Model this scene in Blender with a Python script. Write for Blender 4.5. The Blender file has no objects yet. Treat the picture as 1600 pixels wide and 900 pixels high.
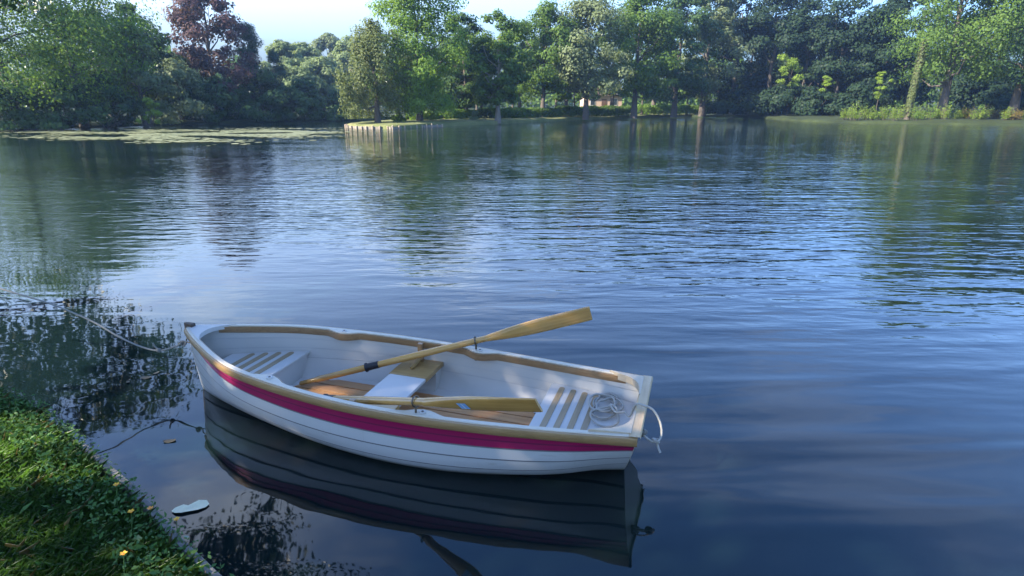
import bpy, math, random
import numpy as np
from mathutils import Vector, Matrix
R = math.radians
S = bpy.context.scene
COL = S.collection
rng = np.random.default_rng(7)

# ------------------------------------------------------------------ camera
F_PX, CAM_H = 910.0, 2.0
PITCH = math.atan(287 / F_PX)
cd = bpy.data.cameras.new('camera'); cam = bpy.data.objects.new('camera', cd); COL.objects.link(cam)
cd.sensor_width = 36; cd.lens = F_PX * 36 / 1600; cd.clip_start = .05; cd.clip_end = 3000
cam.location = (0, 0, CAM_H); cam.rotation_euler = (R(90) - PITCH, 0, 0)
S.camera = cam
# ------------------------------------------------------------------ light
SUN_AZ, SUN_EL = R(-114), R(36)        # azimuth from +Y (view), negative = to the left
w = bpy.data.worlds.new('World'); S.world = w; w.use_nodes = True
nt = w.node_tree; nt.nodes.clear()
def nd(t, ty, **k):
    n = t.nodes.new(ty)
    for a, b in k.items():
        if a.startswith('i_'): n.inputs[a[2:].replace('_', ' ')].default_value = b
        else: setattr(n, a, b)
    return n
sky = nd(nt, 'ShaderNodeTexSky', sky_type='NISHITA', sun_disc=False, sun_elevation=SUN_EL, sun_rotation=SUN_AZ % (2 * math.pi))
sky.air_density = 1.0; sky.dust_density = 0.2; sky.ozone_density = 3.5
tc = nd(nt, 'ShaderNodeTexCoord'); sep = nd(nt, 'ShaderNodeSeparateXYZ')
nt.links.new(tc.outputs['Generated'], sep.inputs[0])
def mth(t, op, a=None, b=None, clamp=False):
    n = nd(t, 'ShaderNodeMath', operation=op, use_clamp=clamp)
    for i, q in enumerate((a, b)):
        if q is None: continue
        if isinstance(q, (int, float)): n.inputs[i].default_value = q
        else: t.links.new(q, n.inputs[i])
    return n.outputs[0]
zz = mth(nt, 'ADD', mth(nt, 'MAXIMUM', sep.outputs[2], 0.0), 0.16)
cx = mth(nt, 'DIVIDE', sep.outputs[0], zz); cy = mth(nt, 'DIVIDE', sep.outputs[1], zz)
cmb = nd(nt, 'ShaderNodeCombineXYZ'); nt.links.new(cx, cmb.inputs[0]); nt.links.new(cy, cmb.inputs[1])
mp = nd(nt, 'ShaderNodeMapping'); mp.inputs['Scale'].default_value = (.75, 1.0, 1); mp.inputs['Rotation'].default_value = (0, 0, .5); mp.inputs['Location'].default_value = (3.1, 1.2, 0)
nt.links.new(cmb.outputs[0], mp.inputs[0])
cn = nd(nt, 'ShaderNodeTexNoise', i_Scale=.95, i_Detail=9.0, i_Roughness=.58, i_Distortion=.35); nt.links.new(mp.outputs[0], cn.inputs['Vector'])
cr = nd(nt, 'ShaderNodeMapRange'); cr.interpolation_type = 'SMOOTHSTEP'
cr.inputs['From Min'].default_value = .46; cr.inputs['From Max'].default_value = .72; nt.links.new(cn.outputs[0], cr.inputs[0])
left = nd(nt, 'ShaderNodeMapRange'); left.inputs['From Min'].default_value = .45; left.inputs['From Max'].default_value = -.55
left.inputs['To Min'].default_value = .30; left.inputs['To Max'].default_value = 1.0; nt.links.new(sep.outputs[0], left.inputs[0])
cmask = mth(nt, 'MULTIPLY', cr.outputs[0], left.outputs[0])
lowz = nd(nt, 'ShaderNodeMapRange'); lowz.inputs['From Min'].default_value = .0; lowz.inputs['From Max'].default_value = .55
lowz.inputs['To Min'].default_value = .7; lowz.inputs['To Max'].default_value = 0.0; nt.links.new(sep.outputs[2], lowz.inputs[0])
cmask = mth(nt, 'MAXIMUM', cmask, mth(nt, 'MULTIPLY', lowz.outputs[0], left.outputs[0]))
hz = nd(nt, 'ShaderNodeMapRange'); hz.interpolation_type = 'SMOOTHSTEP'; hz.inputs['From Min'].default_value = .0; hz.inputs['From Max'].default_value = .25
hz.inputs['To Min'].default_value = .08; hz.inputs['To Max'].default_value = 1.0; nt.links.new(sep.outputs[2], hz.inputs[0])
cool = nd(nt, 'ShaderNodeVectorMath', operation='SCALE'); cool.inputs[0].default_value = (.66, .91, 1.22); cool.inputs['Scale'].default_value = 1.0
tint = nd(nt, 'ShaderNodeMix', data_type='RGBA', blend_type='MULTIPLY'); tint.inputs[0].default_value = 1; nt.links.new(sky.outputs[0], tint.inputs[6]); nt.links.new(cool.outputs[0], tint.inputs[7])
mx = nd(nt, 'ShaderNodeMix', data_type='RGBA'); nt.links.new(cmask, mx.inputs[0]); nt.links.new(tint.outputs[2], mx.inputs[6])
mx.inputs[7].default_value = (5.6, 6.3, 7.2, 1)
bg = nd(nt, 'ShaderNodeBackground', i_Strength=.125); fin = nd(nt, 'ShaderNodeVectorMath', operation='SCALE'); nt.links.new(mx.outputs[2], fin.inputs[0]); nt.links.new(hz.outputs[0], fin.inputs['Scale']); nt.links.new(fin.outputs[0], bg.inputs[0])
wo = nd(nt, 'ShaderNodeOutputWorld'); nt.links.new(bg.outputs[0], wo.inputs[0])
sl = bpy.data.lights.new('sun', 'SUN'); sl.energy = 5.0; sl.angle = R(.55); sl.color = (1, .90, .74)
so = bpy.data.objects.new('sun', sl); COL.objects.link(so)
SUN_DIR = Vector((math.sin(SUN_AZ) * math.cos(SUN_EL), math.cos(SUN_AZ) * math.cos(SUN_EL), math.sin(SUN_EL)))
so.rotation_euler = SUN_DIR.to_track_quat('Z', 'Y').to_euler(); so.location = SUN_DIR * 60
vs = S.view_settings; vs.view_transform = 'Standard'; vs.look = 'None'; vs.exposure = 2.0; vs.gamma = 1; vs.use_curve_mapping = False
S.cycles.use_denoising = True
S.cycles.max_bounces = 8; S.cycles.transparent_max_bounces = 8; S.cycles.volume_bounces = 0
S.cycles.sample_clamp_indirect = 6

# ------------------------------------------------------------------ helpers
cF = np.array([0, math.cos(PITCH), -math.sin(PITCH)]); cU = np.array([0, math.sin(PITCH), math.cos(PITCH)])
cC = np.array([0, 0, CAM_H]); cR = np.array([1., 0, 0])
def ray(px, py): return cF * F_PX + cR * (px - 800) - cU * (py - 450)
def at(px, py, Y): d = ray(px, py); return cC + d * Y / d[1]
def on(px, py, z): d = ray(px, py); return cC + d * (z - CAM_H) / d[2]

def tag(o, label=None, cat=None, group=None, kind=None):
    if label: o['label'] = label
    if cat: o['category'] = cat
    if group: o['group'] = group
    if kind: o['kind'] = kind
    return o
def empty(name, loc, rz=0):
    o = bpy.data.objects.new(name, None); o.empty_display_size = .3; o.location = loc; o.rotation_euler = (0, 0, rz); COL.objects.link(o); return o
def link(name, me, mats, parent=None, smooth=False):
    if not isinstance(mats, (list, tuple)): mats = [mats]
    for m in mats: me.materials.append(m)
    o = bpy.data.objects.new(name, me); COL.objects.link(o)
    if parent: o.parent = parent
    if smooth: me.shade_smooth()
    return o
class MB:
    def __init__(s): s.v = []; s.f = []; s.m = []
    def add(s, v, f, m=0):
        n = len(s.v); s.v += [tuple(map(float, p)) for p in v]; s.f += [tuple(i + n for i in q) for q in f]; s.m += [m] * len(f); return s
    def grid(s, rows, m=0, flip=False, close=False):
        n = len(rows[0]); v = [p for r in rows for p in r]; f = []
        for i in range(len(rows) - 1):
            for j in range(n if close else n - 1):
                k = (j + 1) % n
                q = (i * n + j, i * n + k, (i + 1) * n + k, (i + 1) * n + j)
                f.append(q[::-1] if flip else q)
        return s.add(v, f, m)
    def box(s, a, b, m=0, bev=0):
        (x0, y0, z0), (x1, y1, z1) = a, b
        v = [(x0, y0, z0), (x1, y0, z0), (x1, y1, z0), (x0, y1, z0), (x0, y0, z1), (x1, y0, z1), (x1, y1, z1), (x0, y1, z1)]
        return s.add(v, [(3, 2, 1, 0), (4, 5, 6, 7), (0, 1, 5, 4), (1, 2, 6, 5), (2, 3, 7, 6), (3, 0, 4, 7)], m)
    def tube(s, pts, rad, sides=8, m=0, cap=True):
        pts = [np.array(p, float) for p in pts]; n = len(pts)
        if not hasattr(rad, '__len__'): rad = [rad] * n
        up = np.array([0, 0, 1.]); rings = []
        pa = None
        for i in range(n):
            t = pts[min(i + 1, n - 1)] - pts[max(i - 1, 0)]; t = t / (np.linalg.norm(t) + 1e-9)
            a = np.cross(t, up) if pa is None else pa - t * (pa @ t)
            if np.linalg.norm(a) < 1e-3: a = np.cross(t, np.array([1., 0, 0]))
            a /= np.linalg.norm(a); pa = a; b = np.cross(t, a)
            rings.append([pts[i] + rad[i] * (math.cos(2 * math.pi * k / sides) * a + math.sin(2 * math.pi * k / sides) * b) for k in range(sides)])
        s.grid(rings, m, close=True)
        if cap:
            s.add(rings[0], [tuple(range(sides))], m); s.add(rings[-1], [tuple(range(sides))[::-1]], m)
        return s
    def prism(s, poly, z0, z1, m=0):
        n = len(poly)
        def zv(z, p): return z(p) if callable(z) else z
        v = [(x, y, zv(z0, (x, y))) for x, y in poly] + [(x, y, zv(z1, (x, y))) for x, y in poly]
        return s.add(v, [tuple(range(n))[::-1], tuple(range(n, 2 * n))] + [(i, (i + 1) % n, n + (i + 1) % n, n + i) for i in range(n)], m)
    def build(s, name, mats, parent=None, smooth=False, bevel=0, seg=2):
        me = bpy.data.meshes.new(name); me.from_pydata(s.v, [], s.f); me.validate()
        if any(s.m): me.polygons.foreach_set('material_index', s.m)
        import bmesh
        bm = bmesh.new(); bm.from_mesh(me); bmesh.ops.recalc_face_normals(bm, faces=bm.faces); bm.to_mesh(me); bm.free()
        o = link(name, me, mats, parent, smooth)
        if bevel:
            b = o.modifiers.new('bevel', 'BEVEL'); b.width = bevel; b.segments = seg; b.limit_method = 'ANGLE'; b.angle_limit = R(35)
        return o
def np_mesh(name, V, nper):
    """V (N*nper,3): N polygons of nper verts"""
    N = len(V) // nper
    me = bpy.data.meshes.new(name); me.vertices.add(len(V)); me.vertices.foreach_set('co', V.astype(np.float32).ravel())
    me.loops.add(len(V)); me.loops.foreach_set('vertex_index', np.arange(len(V), dtype=np.int32))
    me.polygons.add(N); me.polygons.foreach_set('loop_start', np.arange(0, len(V), nper, dtype=np.int32))
    me.update(calc_edges=True); return me

# ------------------------------------------------------------------ materials
def mat(name):
    m = bpy.data.materials.new(name); m.use_nodes = True; t = m.node_tree; b = t.nodes['Principled BSDF']; return m, t, b
def simple(name, col, rough=.5, var=.12, scale=6, bump=0, bscale=40, metal=0, spec=.5, coat=0):
    m, t, b = mat(name)
    tc = nd(t, 'ShaderNodeTexCoord'); n = nd(t, 'ShaderNodeTexNoise', i_Scale=scale, i_Detail=6.0, i_Roughness=.6); t.links.new(tc.outputs['Object'], n.inputs['Vector'])
    r = nd(t, 'ShaderNodeMapRange'); r.inputs['To Min'].default_value = 1 - var; r.inputs['To Max'].default_value = 1 + var; t.links.new(n.outputs[0], r.inputs[0])
    x = nd(t, 'ShaderNodeMix', data_type='RGBA', blend_type='MULTIPLY'); x.inputs[0].default_value = 1; x.inputs[6].default_value = (*col, 1); t.links.new(r.outputs[0], x.inputs[7])
    t.links.new(x.outputs[2], b.inputs['Base Color'])
    b.inputs['Roughness'].default_value = rough; b.inputs['Metallic'].default_value = metal; b.inputs['Specular IOR Level'].default_value = spec
    if coat: b.inputs['Coat Weight'].default_value = coat; b.inputs['Coat Roughness'].default_value = .15
    if bump:
        n2 = nd(t, 'ShaderNodeTexNoise', i_Scale=bscale, i_Detail=4.0); t.links.new(tc.outputs['Object'], n2.inputs['Vector'])
        bp = nd(t, 'ShaderNodeBump', i_Strength=1.0, i_Distance=bump); t.links.new(n2.outputs[0], bp.inputs['Height']); t.links.new(bp.outputs[0], b.inputs['Normal'])
    return m
def wood(name, c1, c2, axis=0, rough=.35, scale=(1.2, 30, 30), coat=.3):
    m, t, b = mat(name)
    tc = nd(t, 'ShaderNodeTexCoord'); mp = nd(t, 'ShaderNodeMapping'); mp.inputs['Scale'].default_value = scale; t.links.new(tc.outputs['Object'], mp.inputs[0])
    n = nd(t, 'ShaderNodeTexNoise', i_Scale=1.6, i_Detail=7.0, i_Roughness=.65, i_Distortion=.6); t.links.new(mp.outputs[0], n.inputs['Vector'])
    r = nd(t, 'ShaderNodeMapRange'); r.inputs[1].default_value = .3; r.inputs[2].default_value = .7; t.links.new(n.outputs[0], r.inputs[0])
    x = nd(t, 'ShaderNodeMix', data_type='RGBA'); x.inputs[6].default_value = (*c1, 1); x.inputs[7].default_value = (*c2, 1); t.links.new(r.outputs[0], x.inputs[0])
    n3 = nd(t, 'ShaderNodeTexNoise', i_Scale=5.0, i_Detail=4.0); t.links.new(tc.outputs['Object'], n3.inputs['Vector'])
    r3 = nd(t, 'ShaderNodeMapRange'); r3.inputs['To Min'].default_value = .8; r3.inputs['To Max'].default_value = 1.2; t.links.new(n3.outputs[0], r3.inputs[0])
    y = nd(t, 'ShaderNodeMix', data_type='RGBA', blend_type='MULTIPLY'); y.inputs[0].default_value = 1; t.links.new(x.outputs[2], y.inputs[6]); t.links.new(r3.outputs[0], y.inputs[7])
    t.links.new(y.outputs[2], b.inputs['Base Color']); b.inputs['Roughness'].default_value = rough; b.inputs['Coat Weight'].default_value = coat; b.inputs['Coat Roughness'].default_value = .2
    bp = nd(t, 'ShaderNodeBump', i_Strength=.5, i_Distance=.0012); t.links.new(n.outputs[0], bp.inputs['Height']); t.links.new(bp.outputs[0], b.inputs['Normal'])
    return m
def leafmat(name, c1, c2, trans=.45, gloss=.12, patch=.45):
    m = bpy.data.materials.new(name); m.use_nodes = True; t = m.node_tree; t.nodes.clear()
    g = nd(t, 'ShaderNodeNewGeometry'); tc = nd(t, 'ShaderNodeTexCoord')
    n = nd(t, 'ShaderNodeTexNoise', i_Scale=patch, i_Detail=3.0); t.links.new(tc.outputs['Object'], n.inputs['Vector'])
    a = mth(t, 'ADD', mth(t, 'MULTIPLY', g.outputs['Random Per Island'], .55), mth(t, 'MULTIPLY', n.outputs[0], .9))
    a = mth(t, 'SUBTRACT', a, .25, True)
    x = nd(t, 'ShaderNodeMix', data_type='RGBA'); x.inputs[6].default_value = (*c1, 1); x.inputs[7].default_value = (*c2, 1); t.links.new(a, x.inputs[0])
    d = nd(t, 'ShaderNodeBsdfDiffuse'); t.links.new(x.outputs[2], d.inputs[0])
    tr = nd(t, 'ShaderNodeBsdfTranslucent')
    y = nd(t, 'ShaderNodeMix', data_type='RGBA', blend_type='MULTIPLY'); y.inputs[0].default_value = 1; y.inputs[7].default_value = (1.5, 1.45, .55, 1); t.links.new(x.outputs[2], y.inputs[6]); t.links.new(y.outputs[2], tr.inputs[0])
    ms = nd(t, 'ShaderNodeMixShader'); ms.inputs[0].default_value = trans; t.links.new(d.outputs[0], ms.inputs[1]); t.links.new(tr.outputs[0], ms.inputs[2])
    gl = nd(t, 'ShaderNodeBsdfGlossy'); gl.inputs['Roughness'].default_value = .45; gl.inputs[0].default_value = (1, 1, 1, 1)
    lw = nd(t, 'ShaderNodeFresnel', i_IOR=1.4)
    m2 = nd(t, 'ShaderNodeMixShader'); t.links.new(mth(t, 'MULTIPLY', lw.outputs[0], gloss), m2.inputs[0]); t.links.new(ms.outputs[0], m2.inputs[1]); t.links.new(gl.outputs[0], m2.inputs[2])
    o = nd(t, 'ShaderNodeOutputMaterial'); t.links.new(m2.outputs[0], o.inputs[0]); return m

LEAF = {
 'green':  leafmat('leaf_green', (0.034, 0.071, 0.018), (0.136, 0.216, 0.045)),
 'bright': leafmat('leaf_bright_green', (0.063, 0.121, 0.025), (0.208, 0.320, 0.061), .5),
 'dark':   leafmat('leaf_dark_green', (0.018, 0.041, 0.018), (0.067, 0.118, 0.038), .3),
 'grey':   leafmat('leaf_grey_green', (0.069, 0.098, 0.052), (0.200, 0.240, 0.120), .4),
 'olive':  leafmat('leaf_olive', (.055, .078, .030), (.17, .20, .085), .4),
 'copper': leafmat('leaf_copper', (0.034, 0.021, 0.025), (0.136, 0.080, 0.077), .35),
 'grove':  leafmat('leaf_grove_shaded', (.010, .022, .015), (.034, .060, .026), .3),  # deep shade of the grove put into darker leaf colours
 'conifer':leafmat('leaf_conifer', (0.016, 0.034, 0.021), (0.054, 0.096, 0.048), .15),
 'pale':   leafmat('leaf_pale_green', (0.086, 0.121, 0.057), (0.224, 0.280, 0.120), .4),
 'yellow': leafmat('leaf_yellow_green', (.09, .15, .022), (.24, .33, .055), .5),
 'russet': leafmat('leaf_russet', (.12, .10, .03), (.22, .17, .05), .4),
}
M_BARK = simple('bark', (.085, .070, .055), .9, .4, 3, .03, 14)
M_BARK_PALE = simple('bark_pale', (.19, .165, .13), .9, .35, 3, .03, 14)

# ------------------------------------------------------------------ foliage generators
def leaf_quads(P, N, size, r, asp=.62):
    """P centres, N normals -> folded diamond quads"""
    n = len(P)
    N = N / (np.linalg.norm(N, axis=1, keepdims=True) + 1e-9)
    A = r.normal(size=(n, 3)); A -= N * (A * N).sum(1, keepdims=True); A /= np.linalg.norm(A, axis=1, keepdims=True) + 1e-9
    B = np.cross(N, A)
    s = (size * r.uniform(.6, 1.35, n))[:, None]
    fold = N * s * .16
    V = np.stack([P + A * s, P + B * s * asp + fold, P - A * s, P - B * s * asp + fold], 1)
    return V.reshape(-1, 3)
def profile(kind, u):
    # u 0 base .. 1 top -> relative radius
    if kind == 'dome':   return np.clip(np.sin(np.pi * np.clip(u * .86 + .12, 0, 1)), 0, 1) ** .62
    if kind == 'oval':   return np.clip(np.sin(np.pi * np.clip(u * .92 + .05, 0, 1)), 0, 1) ** .75
    if kind == 'cone':   return np.clip(1.02 - u, 0, 1) ** .8
    if kind == 'tall':   return np.clip(np.sin(np.pi * np.clip(u * .80 + .16, 0, 1)), 0, 1) ** .5
    if kind == 'shrub':  return np.clip(1 - u ** 2.2, 0, 1) ** .5
    if kind == 'weep':   return np.clip(np.sin(np.pi * np.clip(u * .78 + .2, 0, 1)), 0, 1) ** .7
def crown_pts(r, H, base, rad, kind, nleaf, clump, asym=.25, fill=.5):
    fill *= .75
    nk = max(16, int(nleaf / 190))
    # angular irregularity
    ph = r.uniform(0, 6.28, 5); am = r.uniform(-1, 1, 5) * asym
    u = r.uniform(0, 1, nk) ** .9; th = r.uniform(0, 2 * np.pi, nk)
    irr = 1 + 1.5 * sum(am[k] * np.cos((k + 1) * th + ph[k] + u * 3 * (k % 2)) for k in range(5)) * .6
    rr = rad * profile(kind, u) * irr * (r.uniform(0, 1, nk) ** fill)
    C = np.stack([rr * np.cos(th), rr * np.sin(th), base + (H - base) * u], 1)
    cs = clump * r.uniform(.55, 1.3, nk)
    which = r.choice(nk, nleaf, p=cs ** 1.6 / (cs ** 1.6).sum())
    D = r.normal(size=(nleaf, 3)); D /= np.linalg.norm(D, axis=1, keepdims=True)
    D[:, 2] *= .62
    q = r.uniform(0, 1, nleaf) ** .42
    P = C[which] + D * (cs[which] * q)[:, None]
    if kind == 'weep':
        strand = (r.uniform(0, 1, nleaf) ** 1.5) * (.16 * H); P[:, 2] -= strand; P[:, 2] = np.maximum(P[:, 2], base * .5)
    P[:, 2] = np.maximum(P[:, 2], .08)
    ctr = np.array([0, 0, base + .4 * (H - base)])
    N = D * 1.1 + (P - ctr) / (np.linalg.norm(P - ctr, axis=1, keepdims=True) + .1) * .6 + np.array([0, 0, .45]) + r.normal(size=(nleaf, 3)) * .38
    return P, N, C
def limbs(mb, r, H, base, C, tr, nl=11, lean=(0, 0)):
    top = base + (H - base) * .72
    pts = []
    for k in range(7):
        q = k / 6; pts.append(np.array([lean[0] * q + r.normal() * .04 * H * q * .3, lean[1] * q + r.normal() * .04 * H * q * .3, top * q - (.35 if k == 0 else 0)]))
    rad = [tr * (1.35 if k == 0 else 1) * (1 - .82 * k / 6) for k in range(7)]
    mb.tube(pts, rad, 9)
    sel = r.choice(len(C), min(nl, len(C)), replace=False)
    for i in sel:
        c = C[i]; q = np.clip((c[2] * .62) / top, .18, .9); k = q * 6; k0 = int(min(k, 5)); p0 = pts[k0] * (1 - (k - k0)) + pts[k0 + 1] * (k - k0)
        mid = p0 * .45 + c * .55 + np.array([0, 0, -.03 * H]) + r.normal(size=3) * .1
        r0 = tr * (1 - .82 * q) * .55
        mb.tube([p0, p0 * .72 + mid * .28 + [0, 0, .02 * H], mid, c], [r0, r0 * .8, r0 * .55, r0 * .12], 6)
def tree(name, label, px, Y, top_px, width_px, kind, leaf, seed, base_frac=.2, nleaf=9000, leaf_m=None, clump=None, trunk_r=None, cat='tree', group=None, ground=.4, bark=None, asym=.25, base_px=187, fill=.5, off=(0, 0), x=None, H=None, rad=None, sy=1.0):
    r = np.random.default_rng(seed)
    p = at(px, base_px, Y)
    X = p[0] if x is None else x
    if H is None: H = at(px, top_px, Y)[2] - ground
    if rad is None: rad = width_px / F_PX * Y * .5
    base = H * base_frac * .62; rad *= 1.14
    dist = math.hypot(X, Y)
    leaf_m = leaf_m or .0018 * dist + .03
    clump = clump or rad * .27
    nleaf = int(nleaf * 1.1)
    root = empty(name, (X, Y, ground)); tag(root, label, cat, group)
    P, N, C = crown_pts(r, H - clump * .4, base + clump * .3, max(rad - clump * .55, rad * .4), kind, nleaf, clump, asym, fill)
    P += [off[0], off[1], 0]; C = C + [off[0], off[1], 0]
    me = np_mesh('crown', leaf_quads(P, N, leaf_m, r, .62 if kind != 'cone' else .3), 4)
    link('crown', me, LEAF[leaf], root)
    mb = MB(); limbs(mb, r, H, base, C, trunk_r or (.022 * H + .03), 12, lean=(off[0] * .75, off[1] * .75))
    mb.build('trunk', bark or M_BARK, root, smooth=True)
    return root
def shrub(name, label, px, Y, top_px, width_px, leaf, seed, nleaf=3500, cat='shrub', group=None, ground=.3, base_px=188, leaf_m=None):
    r = np.random.default_rng(seed); p = at(px, base_px, Y); H = at(px, top_px, Y)[2] - ground; rad = width_px / F_PX * Y * .5
    dist = math.hypot(p[0], Y)
    root = empty(name, (p[0], Y, ground)); tag(root, label, cat, group)
    P, N, C = crown_pts(r, H * .92, 0.05, rad * .8, 'shrub', nleaf, max(rad * .3, .25), .35, .45)
    link('foliage', np_mesh('foliage', leaf_quads(P, N, leaf_m or .0019 * dist + .02, r), 4), LEAF[leaf], root)
    mb = MB()
    for i in r.choice(len(C), 7, replace=False):
        c = C[i]; mb.tube([(r.normal() * .1, r.normal() * .1, -.2), c * .5 + [0, 0, .1], c], [.035, .025, .008], 5)
    mb.build('stem', M_BARK, root, smooth=True)
    return root

# ------------------------------------------------------------------ setting: land, water
def ground_mat(name, c1, c2, c3, s=.35):
    m, t, b = mat(name)
    tc = nd(t, 'ShaderNodeTexCoord'); n = nd(t, 'ShaderNodeTexNoise', i_Scale=s, i_Detail=8.0, i_Roughness=.65); t.links.new(tc.outputs['Object'], n.inputs['Vector'])
    n2 = nd(t, 'ShaderNodeTexNoise', i_Scale=9.0, i_Detail=6.0, i_Roughness=.7); t.links.new(tc.outputs['Object'], n2.inputs['Vector'])
    cr = nd(t, 'ShaderNodeValToRGB'); e = cr.color_ramp.elements; e[0].position = .35; e[0].color = (*c1, 1); e[1].position = .7; e[1].color = (*c2, 1)
    el = e.new(.52); el.color = (*c3, 1)
    a = mth(t, 'ADD', mth(t, 'MULTIPLY', n.outputs[0], .65), mth(t, 'MULTIPLY', n2.outputs[0], .35)); t.links.new(a, cr.inputs[0])
    t.links.new(cr.outputs[0], b.inputs['Base Color']); b.inputs['Roughness'].default_value = .95; b.inputs['Specular IOR Level'].default_value = .15
    bp = nd(t, 'ShaderNodeBump', i_Strength=.7, i_Distance=.06); t.links.new(n2.outputs[0], bp.inputs['Height']); t.links.new(bp.outputs[0], b.inputs['Normal'])
    return m
M_FARGRASS = ground_mat('far_lawn', (.014, .020, .010), (.05, .065, .024), (.026, .036, .014))
M_PENIN = ground_mat('dry_lawn', (.07, .085, .03), (.22, .19, .10), (.13, .14, .055), .5)
M_EARTH = ground_mat('mossy_earth', (.035, .05, .018), (.08, .14, .035), (.05, .09, .024), 1.2)

# shoreline of the far bank, left to right (x, y)
SHORE = [(-150, -60), (-120, -10), (-85, 20), (-60, 38), (-46, 47), (-39, 53), (-35, 62), (-31, 70), (-25, 76), (-17, 80), (-8, 90), (4, 101), (16, 108), (28, 108), (36, 101), (37, 88), (35, 76), (36, 68), (43, 62), (52, 58), (66, 52), (88, 40), (130, 5), (155, -50)]
def smooth_line(pts, n=6):
    pts = [np.array(p, float) for p in pts]; out = []
    for i in range(len(pts) - 1):
        a, b, c, d = pts[max(i - 1, 0)], pts[i], pts[i + 1], pts[min(i + 2, len(pts) - 1)]
        for k in range(n):
            t = k / n; out.append(.5 * ((2 * b) + (c - a) * t + (2 * a - 5 * b + 4 * c - d) * t * t + (3 * b - a - 3 * c + d) * t ** 3))
    out.append(pts[-1]); return out
sh = smooth_line(SHORE, 8)
mb = MB(); rows = []
prof = [(-1.2, -.55), (-.15, -.3), (-.05, .10), (.25, .24), (1.2, .30), (4, .38), (12, .5), (35, .8), (80, 1.2), (130, 1.6)]
for (d, z) in prof:
    row = []
    for i, p in enumerate(sh):
        # outward direction: away from lake centre (0, 40)
        o = p - np.array([2, 30.]); o /= np.linalg.norm(o)
        wob = .35 * math.sin(i * 1.7) + .25 * math.sin(i * .61 + 2)
        q = p + o * (d + (wob if d > -1 else 0)); row.append((q[0], q[1], z + (.08 * math.sin(i * .9 + d) if d > .3 else 0)))
    rows.append(row)
mb.grid(rows)
tag(mb.build('far_bank', [M_FARGRASS], smooth=True), kind='structure')

PEN = [(-4, 96), (-10.5, 80), (-14.2, 66), (-15.2, 57), (-14.4, 54), (-12.2, 52.2), (-9.8, 51.6), (-6.8, 56.5), (-3.2, 61.2), (.2, 66.3), (4, 72), (8.6, 79.5), (14, 87), (20.5, 95), (28, 103), (36, 112), (22, 119), (6, 108), (-4, 96)]
pe = smooth_line(PEN, 6)
cen = np.array([3., 84.])
mb = MB(); rows = []
for (k, z) in [(1.02, -.5), (1.004, -.2), (1.0, .26), (.985, .34), (.93, .40), (.8, .46), (.5, .55), (.2, .6), (.02, .6)]:
    rows.append([(*(cen + (p - cen) * k), z + .03 * math.sin(i * 1.3)) for i, p in enumerate(pe)])
mb.grid(rows)
tag(mb.build('peninsula', [M_PENIN], smooth=True), kind='structure')

# water: near fine bump
def water_mat():
    m, t, b = mat('lake_water')
    b.inputs['Base Color'].default_value = (.004, .010, .011, 1); b.inputs['Roughness'].default_value = .025; b.inputs['IOR'].default_value = 1.47
    geo = nd(t, 'ShaderNodeNewGeometry'); sp = nd(t, 'ShaderNodeSeparateXYZ'); t.links.new(geo.outputs['Position'], sp.inputs[0])
    def noise(scale, sx, sy, rot, detail=2.0, dist=0., rough=.5):
        mp = nd(t, 'ShaderNodeMapping'); mp.inputs['Scale'].default_value = (sx, sy, 1); mp.inputs['Rotation'].default_value = (0, 0, rot)
        t.links.new(geo.outputs['Position'], mp.inputs[0])
        n = nd(t, 'ShaderNodeTexNoise', i_Scale=scale, i_Detail=detail, i_Distortion=dist, i_Roughness=rough); t.links.new(mp.outputs[0], n.inputs['Vector']); return n.outputs[0]
    def mr(v, a, b_, c=0., d=1., sm=True):
        r = nd(t, 'ShaderNodeMapRange'); r.interpolation_type = 'SMOOTHSTEP' if sm else 'LINEAR'
        for i, q in enumerate((a, b_, c, d)): r.inputs[i + 1].default_value = q
        t.links.new(v, r.inputs[0]); return r.outputs[0]
    # distance from the near bank: calm in its lee
    dist = mth(t, 'ADD', sp.outputs[1], mth(t, 'MULTIPLY', sp.outputs[0], .35))
    open_ = mr(dist, 3.6, 10.0)
    patch = mr(noise(.16, 1, 1.6, .2, 3.0), .34, .68, .42, 1.0)
    calmfar = mr(sp.outputs[1], 16, 34, 1.0, .85)
    amp = mth(t, 'MULTIPLY', mth(t, 'MULTIPLY', open_, patch), calmfar)
    rip = noise(1.35, 1.1, 4.0, .07, 2.0, .25)                        # short ripples, crests across the view
    swell = noise(.6, .55, 3.6, -.42, 1.5, .35)                       # long low swell running down to the right
    h = mth(t, 'MULTIPLY', mth(t, 'MULTIPLY', rip, amp), .030)
    fine = noise(3.4, 1.0, 2.0, .1, 2.5)
    h = mth(t, 'ADD', h, mth(t, 'MULTIPLY', mth(t, 'MULTIPLY', fine, amp), .011))
    sw_right = mr(sp.outputs[0], -2.0, 1.5, .18, 1.0)
    h = mth(t, 'ADD', h, mth(t, 'MULTIPLY', mth(t, 'MULTIPLY', swell, sw_right), .024))
    h = mth(t, 'ADD', h, mth(t, 'MULTIPLY', noise(2.2, 1, 1.5, .3, 2.0), .0016))
    bp = nd(t, 'ShaderNodeBump', i_Strength=1.0, i_Distance=1.0); t.links.new(h, bp.inputs['Height']); t.links.new(bp.outputs[0], b.inputs['Normal'])
    return m
M_WATER = water_mat()
mb = MB(); mb.add([(-160, -62, 0), (160, -62, 0), (160, 150, 0), (-160, 150, 0)], [(0, 1, 2, 3)])
tag(mb.build('lake_water', [M_WATER]), kind='structure')

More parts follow.
